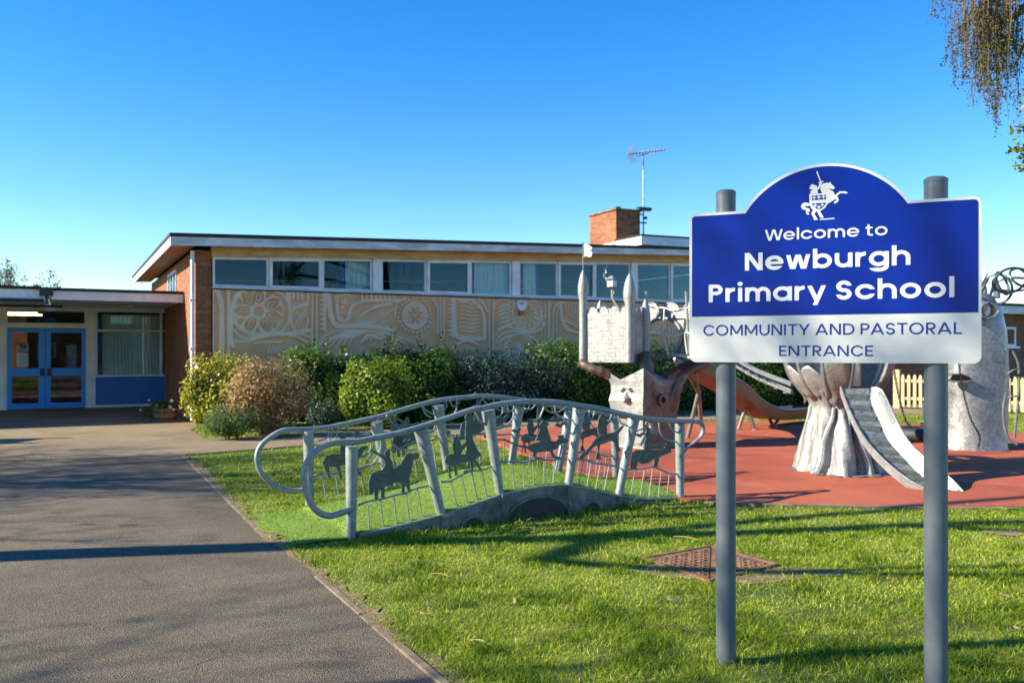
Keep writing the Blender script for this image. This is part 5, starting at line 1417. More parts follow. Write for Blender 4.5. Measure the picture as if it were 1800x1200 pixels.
# ================================================================== dragon-like trunk with rings
C3 = Vector((7.42, 13.75, 0))
drg = thing('serpent_tower', 'dark silver metal serpent head tower crowned with looping tubes beside the fence', 'climbing frame', C3, 0)
def ell(z, rx, ry, n=26, cx=0, sq=.0):
    out = []
    for k in range(n):
        t = 2*math.pi*k/n; c, s_ = math.cos(t), math.sin(t)
        f = 1 + .05*math.sin(3*t+z*2) + .03*math.sin(7*t+z*5)
        out.append(Vector((cx + rx*f*math.copysign(abs(c)**(1-sq), c), ry*f*math.copysign(abs(s_)**(1-sq), s_), z)))
    return out
mb = MB(); mb.loft([ell(-.04,.58,.5,cx=-.02), ell(.06,.555,.48,cx=-.02), ell(.4,.52,.46), ell(.9,.50,.45,sq=.1), ell(1.4,.48,.44,sq=.15), ell(1.9,.46,.42,cx=.0,sq=.15), ell(2.25,.42,.40,cx=-.02), ell(2.45,.33,.34,cx=-.05), ell(2.55,.16,.18,cx=-.06)])
hd_ = mb.build('body', GALVC, drg, smooth=True, ang=50)
dp = lambda px, py, Y: P(px, py, Y) - C3
mb = MB(); m_ = [dp(1664,661,13.28), dp(1675,657,13.22), dp(1690,657,13.2), dp(1702,661,13.2), dp(1709,667,13.22), dp(1700,671,13.22), dp(1684,671,13.2), dp(1668,669,13.24)]
mb.prism(m_, (0,.12,0)); mb.build('mouth_slot', BLACKP, hd_)
mb = MB(); mb.tube(m_, .014, 6, closed=True); mb.build('lip', GALVT, hd_, smooth=True)
eyc = [(1722,545),(1728,535),(1738,531),(1748,536),(1756,546),(1748,556),(1736,560),(1727,556)]
mb = MB(); mb.prism([dp(x,y,13.30) for x, y in eyc], (0,.15,0)); ey = mb.build('eye', PLATE, hd_)
mb = MB(); mb.tube([dp(x,y,13.29) for x, y in eyc], .016, 6, closed=True); mb.build('eye_rim', GALVC, ey, smooth=True)
mb = MB(); mb.prism([dp(1734+7*math.cos(k*.524),545+11*math.sin(k*.524),13.29) for k in range(12)], (0,.012,0)); mb.build('pupil', GALVB, ey)
for (px, py, tx, ty) in ((1726,510,1738,478),(1748,505,1756,482),(1700,505,1712,474)):
    mb = MB(); mb.tube(catmull([dp(px,py+18,13.6), dp(px+2,py,13.6), dp((px+tx)/2-4,(py+ty)/2,13.55), dp(tx,ty,13.5)], 5), [.09,.01], 8); mb.build('horn', GALVC, drg, smooth=True)
DARKT = M_galv('dark_galvanised_tube', (.05,.055,.055), (.13,.14,.14), .42, .5, hammer=.05)
def loop(c, rx, rz, tilt, yaw, r=.02):
    pts = []
    for k in range(28):
        t = 2*math.pi*k/28; v = Vector((rx*math.cos(t), 0, rz*math.sin(t)))
        v.rotate(Matrix.Rotation(R(tilt), 3, 'X')); v.rotate(Matrix.Rotation(R(yaw), 3, 'Z')); pts.append(c + v)
    mb = MB(); mb.tube(pts, r, 8, closed=True); mb.build('tube_loop', DARKT, drg, smooth=True)
loop(dp(1776,493,13.5), .28, .21, 24, 10); loop(dp(1762,498,13.7), .20, .19, -18, 40); loop(dp(1783,500,13.9), .30, .16, 52, -20)
loop(dp(1752,508,13.8), .22, .24, 10, -40); loop(dp(1798,488,13.6), .24, .18, -30, 15); loop(dp(1726,505,13.4), .16, .16, 30, 70)
for pts_ in ([(1780,616,13.4),(1790,640,13.35),(1791,680,13.35),(1787,730,13.3),(1783,770,13.3)], [(1769,690,13.25),(1764,715,13.15),(1766,750,13.1),(1774,772,13.05),(1788,781,13.0)], [(1772,656,13.35),(1782,650,13.3),(1790,648,13.3)], [(1772,698,13.35),(1780,696,13.3),(1789,696,13.3)]):
    mb = MB(); mb.tube(catmull([dp(*q) for q in pts_], 5), .020 if len(pts_) > 4 else .013, 8); mb.build('climbing_tube', PLATE, drg, smooth=True)
# ring rail in front, gives the curling shadow
loop(dp(1712,758,12.85)+Vector((-.75,0,.12)), .10, .30, 0, 60, .018)

# ================================================================== tyre swing
SWY = 12.3
swc = P(1616, 762, SWY)
swing = thing('tyre_swing', 'black tyre swing hanging on chains between the metal towers', 'swing', (swc.x, swc.y, 0), 0)
sl = lambda px, py, Y: P(px, py, Y) - Vector((swc.x, swc.y, 0))
mb = MB(); pr = []
for k in range(24):
    t = 2*math.pi*k/24; pr.append([Vector(((.26+.085*math.cos(a))*math.cos(t), (.26+.085*math.cos(a))*math.sin(t), swc.z+.095*math.sin(a))) for a in np.linspace(0, 2*math.pi, 11)[:-1]])
mb.loft(pr + [pr[0]], caps=False); mb.build('tyre', RUBBER, swing, smooth=True)
def chain(pts, par, link=.05):
    c = catmull(pts, 10); L = [0]
    for a, b in zip(c[:-1], c[1:]): L.append(L[-1] + (b-a).length)
    n = int(L[-1]/(link*.72)); mb = MB()
    for k in range(n):
        s_ = (k+.5)*link*.72; i = min(len(c)-2, int(np.searchsorted(L, s_)-1)); t = (s_-L[i])/(L[i+1]-L[i]+1e-9); p = c[i].lerp(c[i+1], t); d = (c[i+1]-c[i]).normalized()
        u = d.orthogonal().normalized(); v = d.cross(u); u2 = u if k % 2 else v
        mb.tube([p + d*link*.5*math.cos(a) + u2*link*.27*math.sin(a) for a in np.linspace(0, 2*math.pi, 9)[:-1]], .0068, 5, closed=True)
    mb.build('chain', CHAIN, par, smooth=True)
beam_z = 2.35
chain([sl(1568,630,12.1), sl(1574,665,12.15), sl(1582,705,12.2), sl(1592,738,12.25), sl(1604,752,12.3)], swing)
chain([sl(1650,690,12.1), sl(1640,715,12.2), sl(1628,735,12.25), sl(1618,750,12.3)], swing)
chain([sl(1684,560,12.3), sl(1686,640,12.3), sl(1694,690,12.3), sl(1706,735,12.3), sl(1722,766,12.35), sl(1719,790,12.4)], swing)
mb = MB(); a = P(1568,560,12.1)-Vector((swc.x,swc.y,0)); b = P(1700,556,12.4)-Vector((swc.x,swc.y,0))
t0 = Vector((C2.x+.35-swc.x, C2.y+.1-swc.y, 1.95)); t3 = Vector((C3.x-.2-swc.x, C3.y-.2-swc.y, 2.2))
mb.tube(catmull([t0, a, b, t3], 8), .05, 12); mb.build('beam', GALVT, swing, smooth=True)
chain([a, sl(1568,595,12.1), sl(1568,630,12.1)], swing); chain([b, sl(1684,556,12.3)], swing); chain([a.lerp(b,.7), sl(1656,640,12.1), sl(1650,690,12.1)], swing)

# ================================================================== long slide behind the castle
S0 = P(1205, 640, 14.75)
slide = thing('long_slide', 'long metal slide sloping down from the castle, coloured red for the reflection of the surface below', 'slide', (S0.x, S0.y, 0), 0)
so_ = Vector((S0.x, S0.y, 0))
cl = catmull([P(1208,646,14.7), P(1250,668,15.4), P(1288,690,16.1), P(1312,712,16.7), P(1335,726,17.2), P(1362,732,17.8), P(1412,728,18.7)], 6)
cl = [p - so_ for p in cl]
rings = []
for i, p in enumerate(cl):
    d = (cl[min(i+1,len(cl)-1)] - cl[max(0,i-1)]).normalized(); s_ = Vector((d.y, -d.x, 0)).normalized(); u = s_.cross(d).normalized()
    if u.z < 0: u = -u
    rings.append([p + s_*.26 + u*.16, p + s_*.27 + u*.16, p + s_*.25 - u*.06, p - s_*.25 - u*.06, p - s_*.27 + u*.16, p - s_*.26 + u*.16, p - s_*.235 - u*.035, p + s_*.235 - u*.035])
SLIDEM = M_galv("red_reflection_chute", (.085,.028,.018), (.14,.048,.03), .4, .4, hammer=.08)  # bare metal chute; red reflected from the play surface is put into its colour
mb = MB(); mb.loft(rings); mb.build('chute', SLIDEM, slide, smooth=True)
for side in (0, 4):
    mb = MB(); mb.tube([r[side] for r in rings], .02, 8); mb.build('chute_rim', GALVT, slide, smooth=True)
def legs(pts):
    for a, b in pts:
        a, b = P(*a)-so_, G(*b)-so_; mb = MB(); mb.tube([a, b], .035, 10); lg = mb.build('leg', GALVT, slide, smooth=True)
        mb = MB(); mb.lathe([(.10,.031),(.10,.04),(.05,.055)], b, 12); mb.build('foot', GALVC, lg)
legs([((1312,712,16.8),(1297,757)), ((1312,712,16.8),(1328,757)), ((1352,734,17.8),(1360,752)), ((1370,734,17.9),(1358,752.5))])
for pts_ in ([(1209,655,14.6),(1219,675,14.8),(1228,692,15),], [(1222,655,14.6),(1226,675,14.8),(1228,692,15)]):
    mb = MB(); mb.tube([P(*q)-so_ for q in pts_], .03, 8); mb.build('strut', GALVT, slide, smooth=True)
for b in ((1208,772),(1234,765)):
    g_ = G(*b)-so_; mb = MB(); mb.tube([P(1228,690,15)-so_, g_], .04, 10); mb.build('strut', GALVT, slide, smooth=True)

# ================================================================== picket fence
fa, fb = G(1577, 717), G(1795, 728)
fd = (fb-fa); fl_ = fd.length; FA = math.degrees(math.atan2(fd.y, fd.x))
fence = thing('picket_fence', 'pale timber picket fence with a taller end post on the grass', 'fence', fa, FA)
FL = fl_ + 4
mb = MB(); mb.box(-.09, .09, -.06, .06, -.2, 1.06); mb.build('end_post', FENCEW, fence, bevel=.01)
for k in range(1, int(FL/1.8)+1):
    mb = MB(); mb.box(1.8*k-.045, 1.8*k+.045, .02, .11, -.2, .98); mb.build('post', FENCEW, fence, bevel=.008)
for z in (.24, .72):
    mb = MB(); mb.box(.091, FL, -.012, .018, z, z+.08); mb.build('rail', FENCEW, fence, bevel=.004)
np_ = int((FL-.2)/.155)
for k in range(np_):
    x = .17 + .155*k + random.uniform(-.006,.006); h = .93 + random.uniform(-.012,.012); w_ = .042; tl_ = random.uniform(-.006,.006)
    mb = MB(); mb.prism([(x-w_,-.034,.05),(x+w_,-.034,.05),(x+w_+tl_,-.034,h-.07),(x+w_*.5+tl_,-.034,h-.015),(x+tl_,-.034,h),(x-w_*.5+tl_,-.034,h-.015),(x-w_+tl_,-.034,h-.07)], (0,.02,0)); mb.build('picket', FENCEW, fence)

# ================================================================== tv aerial on the chimney
ab_ = HF.wld((14.03+.08, 2.94, 4.6))
aer = thing('tv_aerial', 'thin television aerial on a mast beside the brick chimney', 'aerial', (ab_.x, ab_.y, 0), 27.5)
AYv = ab_.y
al = lambda px, py: Frame((ab_.x, ab_.y), 27.5).at3(px, py, 0)
top_ = al(1131, 270); bot_ = al(1131, 392); bot_.x = top_.x
mb = MB(); mb.tube([bot_ + Vector((0,0,-.6)), bot_, top_], .025, 8); mb.build('mast', GALVT, aer, smooth=True)
mb = MB(); bz = al(1131,370).z; mb.box(top_.x-.22, top_.x+.28, -.08, .08, bz, bz+.1); mb.box(top_.x-.14, top_.x+.0, -.03, .03, bz-.15, bz-.12); mb.box(top_.x-.16, top_.x+.12, -.03, .03, bz-.42, bz-.38); mb.box(top_.x+.02, top_.x+.12, -.05, .05, bz-.28, bz-.2); mb.build('bracket', BLACKP, aer)
b0, b1 = al(1103, 271.5), al(1167, 263.5)
mb = MB(); mb.tube([b0, b1], .014, 6)
for k in range(11):
    t = .14 + .86*(k/10)**1.0; p = b0.lerp(b1, t); mb.tube([p + Vector((0,-.13,0)), p + Vector((0,.13,0))], .007, 5); mb.box(p.x-.02,p.x+.02,p.y-.03,p.y+.03,p.z-.04,p.z+.04)
mb.build('boom', GALVC, aer)
mb = MB()
for s_ in (-1, 1):
    e = al(1109, 258) if s_ > 0 else al(1115, 286)
    for y in (-.15,-.05,.05,.15): mb.tube([b0.lerp(b1,.05) + Vector((0,y,0)), e + Vector((0,y,0))], .008, 5)
    for k in range(1, 6):
        p = b0.lerp(b1,.05).lerp(e, k/5); mb.tube([p + Vector((0,-.17,0)), p + Vector((0,.17,0))], .008, 5)
mb.build('reflector', GALVC, aer)
mb = MB(); c1, c2 = al(1118,275), al(1139,270); mb.tube([c1, c2], .012, 6); mb.tube([c2, al(1139,265)], .012, 6); mb.build('clamp_arm', GALVT, aer)

# ================================================================== manhole cover
mc = [G(1128,983), G(1250,962), G(1370,995), G(1247,1025)]
mcen = sum(mc, Vector())/4
man = thing('manhole_cover', 'rusty iron manhole cover of two triangular halves set in the lawn', 'manhole cover', mcen, 0)
q = [p-mcen for p in mc]; Z3 = Vector((0,0,1))
mb = MB()
for k in range(4):
    a, b = q[k], q[(k+1) % 4]; mb.hexa([a-Z3*.05, b-Z3*.05, b*.93-Z3*.05, a*.93-Z3*.05, a+Z3*.022, b+Z3*.022, b*.93+Z3*.022, a*.93+Z3*.022])
mb.build('frame', RUST, man)
for tri in ((0,1,3),(1,2,3)):
    c = sum((q[i] for i in tri), Vector())/3; pts3 = [c + (q[i]*.925-c)*.975 for i in tri]
    mb = MB(); mb.prism([p - Z3*.03 for p in pts3], Z3*.046)
    o_, ux, uy = q[3], (q[2]-q[3]), (q[0]-q[3])
    for i in range(14):
        for j in range(14):
            s_, t = (i+.5)/14, (j+.5)/14
            if (tri == (0,1,3) and t < s_*0 + .0): continue
            p = o_ + ux*s_ + uy*t
            inside = pip(np.array([p.x]), np.array([p.y]), [(c + (v-c)*.80) for v in pts3])[0]
            if not inside: continue
            d = ux.normalized() if (i+j) % 2 else uy.normalized(); e = Vector((-d.y, d.x, 0))
            a_r = [p - d*.016 - e*.006, p + d*.016 - e*.006, p + d*.016 + e*.006, p - d*.016 + e*.006]
            mb.prism([v + Z3*.0162 for v in a_r], Z3*.006)
    mb.build('lid', RUST, man)

# ================================================================== flower tub by the entrance
pc = G(290, 741)
tub = thing('flower_tub', 'wooden half barrel planted with trailing flowers by the blue panel', 'planter', pc, 0)
mb = MB(); mb.lathe([(.20,0),(.235,.1),(.255,.2),(.262,.30),(.235,.30),(.225,.22),(.0,.22)], (0,0,0), 20); tb = mb.build('barrel', BARREL, tub)
for z, r in ((.07,.232),(.22,.262)):
    mb = MB(); mb.lathe([(r,z),(r+.004,z),(r+.007,z+.03),(r+.002,z+.03)], (0,0,0), 20); mb.build('hoop', BLACKP, tb)

# ================================================================== notice board left of the forecourt (its shadow falls in view)
nb = thing('notice_board', 'two-legged wooden notice board standing left of the forecourt', 'notice board', (-11.2, 14.45, 0), 80)
mb = MB(); mb.box(-.5,.5,-.03,.03,.72,1.45); mb.build('board', FENCEW, nb)
for x in (-.42,.42):
    mb = MB(); mb.box(x-.05,x+.05,.031,.12,0,1.7); mb.build('leg', FENCEW, nb)
# ================================================================== vegetation
def unit(n):
    v = rng.normal(size=(n,3)); return v/np.linalg.norm(v, axis=1, keepdims=True)
def leaf_quads(p, nrm, L, W, fold=.18):
    n = len(p); t = np.cross(nrm, unit(n)); t /= np.linalg.norm(t, axis=1, keepdims=True)+1e-9; b = np.cross(nrm, t)
    L = (L*(.65+.7*rng.random(n)))[:,None]; W = (W*(.65+.7*rng.random(n)))[:,None]
    f = nrm*W*fold
    V = np.stack([p-t*L/2, p+b*W/2+f, p+t*L/2, p-b*W/2+f], 1).reshape(-1,3)
    return V, np.arange(4*n).reshape(-1,4)
def lobed(d, lobes, k=7):
    return np.max(np.exp(k*(d@lobes.T-1)), axis=1)
LEAF = {
 'dark': M_leaf('dark_green_leaf', (.012,.034,.006), (.032,.085,.010), (.085,.17,.018), .3, .4),
 'mid': M_leaf('mid_green_leaf', (.022,.060,.006), (.065,.15,.012), (.16,.27,.022), .38, .45),
 'lime': M_leaf('lime_leaf', (.05,.11,.008), (.19,.29,.018), (.40,.46,.04), .42, .5),
 'var': M_leaf('variegated_leaf', (.03,.065,.010), (.40,.41,.012), (.66,.58,.07), .38, .4),
 'beige': M_leaf('beige_leaf', (.17,.11,.04), (.38,.25,.10), (.54,.38,.18), .3, .7),
 'blue': M_leaf('blue_green_leaf', (.014,.034,.022), (.038,.078,.052), (.085,.13,.09), .2, .45),
 'jun': M_leaf('juniper_leaf', (.03,.07,.018), (.10,.18,.04), (.20,.28,.07), .25, .7),
 'birch': M_leaf('birch_leaf', (.06,.055,.010), (.12,.115,.015), (.20,.19,.025), .45, .5),
 'haw': M_leaf('hawthorn_leaf', (.06,.09,.008), (.18,.22,.015), (.30,.30,.05), .45, .4),
}
def cloud(c, rad, n, lobes_n=22, depth=.5, k=11, amp=.36, q=3.4, up=.25, seed=None, flat=.04, asp=None):
    d = unit(n); lob = unit(lobes_n); lob[:,2] = np.abs(lob[:,2])*1.1-.25; lob /= np.linalg.norm(lob, axis=1, keepdims=True)
    lv = lobed(d, lob, k)
    r = ((1-amp) + amp*lv)/np.sum(np.abs(d)**q, axis=1)**(1/q)
    s = 1 - depth*rng.random(n)**1.6
    qv = d*(r*s)[:,None]
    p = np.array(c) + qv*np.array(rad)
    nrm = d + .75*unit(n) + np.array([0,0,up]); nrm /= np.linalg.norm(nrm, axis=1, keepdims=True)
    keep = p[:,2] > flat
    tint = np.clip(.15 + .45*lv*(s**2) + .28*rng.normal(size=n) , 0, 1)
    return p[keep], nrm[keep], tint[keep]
def stems(c, rad, n, parent, m=TWIG, r=.012, top=.85):
    mb = MB()
    for k in range(n):
        a = random.uniform(0, 6.28); q = random.uniform(.05,.25)
        b = Vector((c[0]+rad[0]*q*math.cos(a), c[1]+rad[1]*q*math.sin(a), 0))
        e = Vector((c[0]+rad[0]*.75*math.cos(a)*random.random(), c[1]+rad[1]*.75*math.sin(a)*random.random(), c[2]+rad[2]*top*random.uniform(.3,1)))
        m_ = b.lerp(e, .5) + Vector((random.uniform(-.06,.06), random.uniform(-.06,.06), 0))
        mb.tube(catmull([b, m_, e], 3), [r, r*.35], 5)
    mb.build('stems', m, parent, smooth=True)
def shrub(name, label, base, rad, n, L, W, mat, cat='shrub', lift=0, group=None, nst=10, extra=None, st_m=TWIG, **kw):
    t = thing(name, label, cat, (base[0], base[1], 0), 0, group)
    H_ = rad[2]*1.92+lift; c = (0, 0, .40*H_); rad = (rad[0]*.97, rad[1], .62*H_)
    n0 = int(n*.62); p, nr, ti = cloud(c, rad, n0, **kw)
    for k_ in range(4):
        a_ = random.uniform(0, 6.28); f_ = random.uniform(.42, .62)
        c2 = (rad[0]*.62*math.cos(a_), rad[1]*.55*math.sin(a_), c[2] + rad[2]*random.uniform(-.25, .42)); r2 = (rad[0]*f_, rad[1]*f_, rad[2]*f_)
        pp, nn, tt = cloud(c2, r2, int(n*.14), **kw); p = np.vstack([p,pp]); nr = np.vstack([nr,nn]); ti = np.hstack([ti, np.clip(tt+random.uniform(-.14,.14),0,1)])
    if extra: 
        p2, n2, t2 = extra(c, rad); p = np.vstack([p,p2]); nr = np.vstack([nr,n2]); ti = np.hstack([ti,t2])
    V, F = leaf_quads(p, nr, L, W)
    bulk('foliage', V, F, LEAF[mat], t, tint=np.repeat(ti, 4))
    stems(c, rad, nst, t, st_m)
    return t
def sprigs(k, hmin, hmax):
    def f(c, rad):
        P_, N_, T_ = [], [], []
        for _ in range(k):
            a = random.uniform(0,6.28); b = np.array([rad[0]*.7*math.cos(a), rad[1]*.6*math.sin(a), c[2]+rad[2]*.7]); h = random.uniform(hmin,hmax); n_ = int(h/.02)
            s_ = rng.random(n_)[:,None]; P_.append(b + s_*np.array([random.uniform(-.1,.1), 0, h]) + rng.normal(0,.035,(n_,3))); N_.append(unit(n_)); T_.append(rng.random(n_)*.6)
        return np.vstack(P_), np.vstack(N_), np.hstack(T_)
    return f
def at_px(px, Y): return ((px-900)/FPX*Y, Y)
shrub('variegated_shrub', 'yellow and green variegated shrub at the brick corner of the hall', at_px(389,17.7), (.80,.70,.86), 9000, .065, .042, 'var', amp=.42, up=.1, lift=-.06, extra=sprigs(6,.08,.2))
shrub('beech_shrub', 'rounded beige brown shrub with bare stems in front of the variegated one', at_px(472,15.9), (.80,.70,.76), 8000, .055, .032, 'beige', lift=.06, nst=34, depth=.6, st_m=M_noise("pale_stem", (.26,.19,.11), (.40,.30,.19), 9, .85), amp=.34)
shrub('juniper', 'low spreading green juniper at the edge of the paving', at_px(404,15.3), (.58,.46,.34), 8000, .04, .012, 'jun', cat='shrub', nst=8, amp=.5, lobes_n=34, k=14)
shrub('laurel_shrub', 'dark green shrub behind the beige one, below the mural', at_px(552,18.3), (.90,.72,.95), 11000, .075, .04, 'mid', extra=sprigs(8,.15,.4), amp=.42, lift=-.05)
shrub('laurel_hedge', 'dark green hedge in the gap behind the bright round shrub', at_px(632,18.9), (1.15,.7,.88), 11000, .075, .045, 'dark', cat='hedge', extra=sprigs(3,.15,.3), lift=-.05)
shrub('lavender_bush', 'small grey green bush at the foot of the dark hedge', at_px(576,17.0), (.46,.36,.36), 3200, .045, .016, 'blue', amp=.5)
shrub('round_green_shrub', 'rounded bright yellow green shrub in front of the dark hedge', at_px(664,17.4), (.76,.66,.82), 9000, .07, .045, 'lime', lift=-.03, amp=.42, extra=sprigs(7,.08,.22))
shrub('climbing_shrub', 'tall dark green shrub with thin shoots rising in front of the mural', at_px(735,19.0), (1.15,.72,.93), 12000, .065, .042, 'mid', extra=sprigs(9,.35,.7), amp=.34, lift=-.05)
shrub('cotoneaster_hedge', 'blue green hedge in the middle below the alarm box', at_px(862,19.6), (1.75,.75,.88), 16000, .065, .034, 'blue', cat='hedge', extra=sprigs(6,.15,.3), amp=.36, lift=-.06)
shrub('privet_hedge', 'dark green hedge left of the castle tower', at_px(1010,20.6), (1.45,.8,1.04), 14000, .07, .045, 'mid', cat='hedge', extra=sprigs(4,.1,.25), amp=.36, lift=-.08)
shrub('privet_hedge', 'dark green hedge behind the castle tower trunk', at_px(1140,21.6), (1.5,.8,1.0), 13000, .07, .045, 'dark', cat='hedge', amp=.36, lift=-.08)
shrub('privet_hedge', 'dark green hedge behind the tube bridge and long slide', at_px(1268,23.0), (1.7,.8,.95), 12000, .07, .045, 'mid', cat='hedge', amp=.36, lift=-.08)
shrub('privet_hedge', 'dark green hedge behind the end of the tube bridge', at_px(1390,24.6), (1.6,.8,.95), 10000, .07, .045, 'dark', cat='hedge', amp=.36, lift=-.08)
shrub('clipped_bush', 'low clipped green bush behind the foot of the long slide', at_px(1350,23.6), (.80,.5,.40), 5000, .05, .035, 'mid', amp=.25)
# flower tub planting
p, nr, ti = cloud((0,0,.36), (.36,.32,.16), 900, depth=.8, amp=.5, flat=.1)
p2 = np.array([-.36,-.05,.2]) + rng.normal(0,1,(260,3))*np.array([.13,.08,.10]); p2 = p2[p2[:,2] > .02]
V, F = leaf_quads(np.vstack([p,p2]), np.vstack([nr,unit(len(p2))]), .06, .025)
bulk('foliage', V, F, LEAF['mid'], tub, tint=np.repeat(np.hstack([ti, rng.random(len(p2))]), 4))
FLW = M_noise("white_petal", (.7,.7,.62), (.8,.8,.74), 8, .6); FLO = M_noise("orange_petal", (.8,.25,.08), (.85,.35,.12), 8, .6)
for (px, py), m, r in (((262,703),FLO,.035),((276,712),FLW,.035),((247,720),FLW,.03),((302,704),FLW,.045),((299,715),FLW,.05),((305,719),FLW,.04)):
    c = P(px, py, pc.y-.12) - Vector((pc.x, pc.y, 0)); mb = MB()
    for k in range(6):
        a = k*1.047; e = c + Vector((r*math.cos(a), -r*.25, r*math.sin(a)*.8)); s_ = Vector((-math.sin(a), 0, math.cos(a)*.8))*r*.45
        mb.add([c, c.lerp(e,.6)+s_, e, c.lerp(e,.6)-s_], [(0,1,2,3)])
    fl_o = mb.build('flower', m, tub)
mb = MB()
for (px, py) in ((262,703),(276,712),(247,720),(302,704),(299,715)):
    e = P(px, py, pc.y-.12) - Vector((pc.x, pc.y, 0)); mb.tube(catmull([(0,0,.26), Vector((e.x*.6,e.y*.6,e.z*.7+.1)), e], 4), .005, 4)
mb.build('stalks', LEAF['mid'], tub)

# ---- trees
class Tree:
    def __init__(s): s.mb = MB(); s.tips = []
    def grow(s, p, d, L, r, lev, mx, spread=.7, up=.12, kids=3, droop=0, rat=.68):
        n = 5; pts = [Vector(p)]; d = Vector(d).normalized(); cur = d.copy()
        for k in range(n):
            j = Vector((random.gauss(0,1), random.gauss(0,1), random.gauss(0,1)))*.13
            cur = (cur + j + Vector((0,0,up - droop*lev*.12))).normalized(); pts.append(pts[-1] + cur*(L/n))
        s.mb.tube(pts, [r, r*.55], 8 if lev < 2 else 5 if lev < 3 else 3)
        if lev >= mx: s.tips.append(pts); return
        for k in range(kids + (1 if lev == 0 else 0)):
            t = random.uniform(.35 if lev else s.t0, 1.0); i = min(n-1, int(t*n)); q = pts[i].lerp(pts[i+1], t*n-i if t < 1 else 0)
            ax = Vector((random.gauss(0,1), random.gauss(0,1), random.gauss(0,.5))).normalized()
            nd = (cur*(1-spread) + ax*spread).normalized()
            s.grow(q, nd, L*rat*random.uniform(.75,1.15), r*.55*(1-.3*t)+.002, lev+1, mx, spread, up, kids, droop, rat)
        if lev < mx: s.grow(pts[-1], cur, L*rat, r*.55, lev+1, mx, spread, up, kids, droop, rat)
def bare_tree(name, label, base, h, r, mx=4, kids=3, leaves=0, lmat='birch', lsz=.05, group=None, spread=.62, L0=.42, up=.1, t0=.45):
    t = thing(name, label, 'tree', (base[0], base[1], 0), 0, group)
    T = Tree(); T.t0 = t0; T.grow((0,0,-.1), (random.uniform(-.06,.06), random.uniform(-.06,.06), 1), h*L0, r, 0, mx, spread, up, kids)
    T.mb.build('trunk_and_branches', BARK, t, smooth=True, ang=80)
    if leaves and T.tips:
        tp_ = np.array([[list(v) for v in q] for q in T.tips]); k = rng.integers(0, len(tp_), leaves); j = rng.integers(1, tp_.shape[1], leaves)
        p = tp_[k, j] + rng.normal(0, .10, (leaves,3)); V, F = leaf_quads(p, unit(leaves), lsz, lsz*.6)
        bulk('crown', V, F, LEAF[lmat], t, tint=np.repeat(rng.random(leaves), 4))
    return t
random.seed(5)
bare_tree('lime_tree', 'bare tree nearest the left edge, far behind the entrance roof', (-26.9,46), 5.7, .22, 5, 3, 6500, 'birch', .11, up=.16)
bare_tree('lime_tree', 'bare spreading tree rising behind the black gutter box', (-24.9,45.5), 5.5, .2, 5, 3, 6500, 'birch', .11, up=.14)
bare_tree('lime_tree', 'thin bare tree furthest right behind the entrance roof', (-23.9,47), 4.7, .16, 4, 3, 2200, 'birch', .10, up=.1)
# trees left of the view that shade the path and the front lawn
for sd_, args, kw in ((21, ('birch_tree', 'tall tree left of the path, its trunk shadow crossing the tarmac', (-9.2,5.75), 9.0, .25, 3, 1, 200, 'birch', .07), dict(up=.14, L0=.60, t0=.75)),
                      (44, ('birch_tree', 'tree left of the path nearest the camera', (-13.0,1.4), 10.5, .15, 5, 3, 2800, 'birch', .09), dict(up=.10, t0=.6)),
                      (8, ('birch_tree', 'tree left of the path opposite the bridge end', (-16.0,7.6), 9.2, .14, 5, 4, 3500, 'birch', .09), dict(up=.08, t0=.6)),
                      (15, ('birch_tree', 'broad tree behind and left of the camera', (-12.5,-1.4), 10.0, .14, 5, 3, 3600, 'birch', .09), dict(up=.08, t0=.6))):
    random.seed(sd_); bare_tree(*args, **kw)

# ---- weeping birch hanging in from the right
random.seed(3)
WB = Vector((9.4, 8.9, 0))
wb = thing('weeping_birch', 'weeping birch with thin leafy strands hanging in at the top right', 'tree', WB, 0)
wl = lambda px, py, Y: P(px, py, Y) - WB
mbt = MB()
mbt.tube(catmull([(0,0,-.1),(-.05,.05,2),(.05,0,4),(-.1,0,6),(0,.1,8.5)], 5), [.22,.07], 10)
limbs = [[(-.05,0,4.6), wl(1900,-40,8.6), wl(1835,-20,8.3), wl(1795,20,8.2), wl(1760,40,8.1), wl(1738,62,8.1)],
         [(-.05,0,5.4), wl(1900,-180,8.5), wl(1790,-170,8.2), wl(1700,-110,8.1), wl(1650,-50,8.0)],
         [(-.05,0,4.2), wl(1900,60,8.2), wl(1830,60,7.9), wl(1800,78,7.9), wl(1786,112,7.9)],
         [(-.05,0,5.0), wl(1850,-120,8.6), wl(1780,-70,8.4), wl(1720,20,8.3), wl(1694,44,8.3)],
         [(0,0,6.2), (-1.2,.6,7.1), (-2.6,1.0,7.0), (-3.4,1.2,6.3)], [(0,0,5.6), (.9,.9,6.6), (1.9,1.6,6.3)], [(0,0,5.2), (.6,-1.2,6.2), (.4,-2.2,5.9)], [(0,0,6.8), (-.5,-1.1,8), (-1.4,-1.9,7.6)]]
for lb_ in limbs: mbt.tube(catmull(lb_, 5), [.075,.012], 6)
prof_x = [1628,1640,1660,1672,1690,1712,1730,1752,1768,1782,1800,1830,1900,2100,2400]
prof_y = [25,46,48,135,158,200,172,252,180,238,200,240,260,300,300]
Vp, Np, Tp = [], [], []
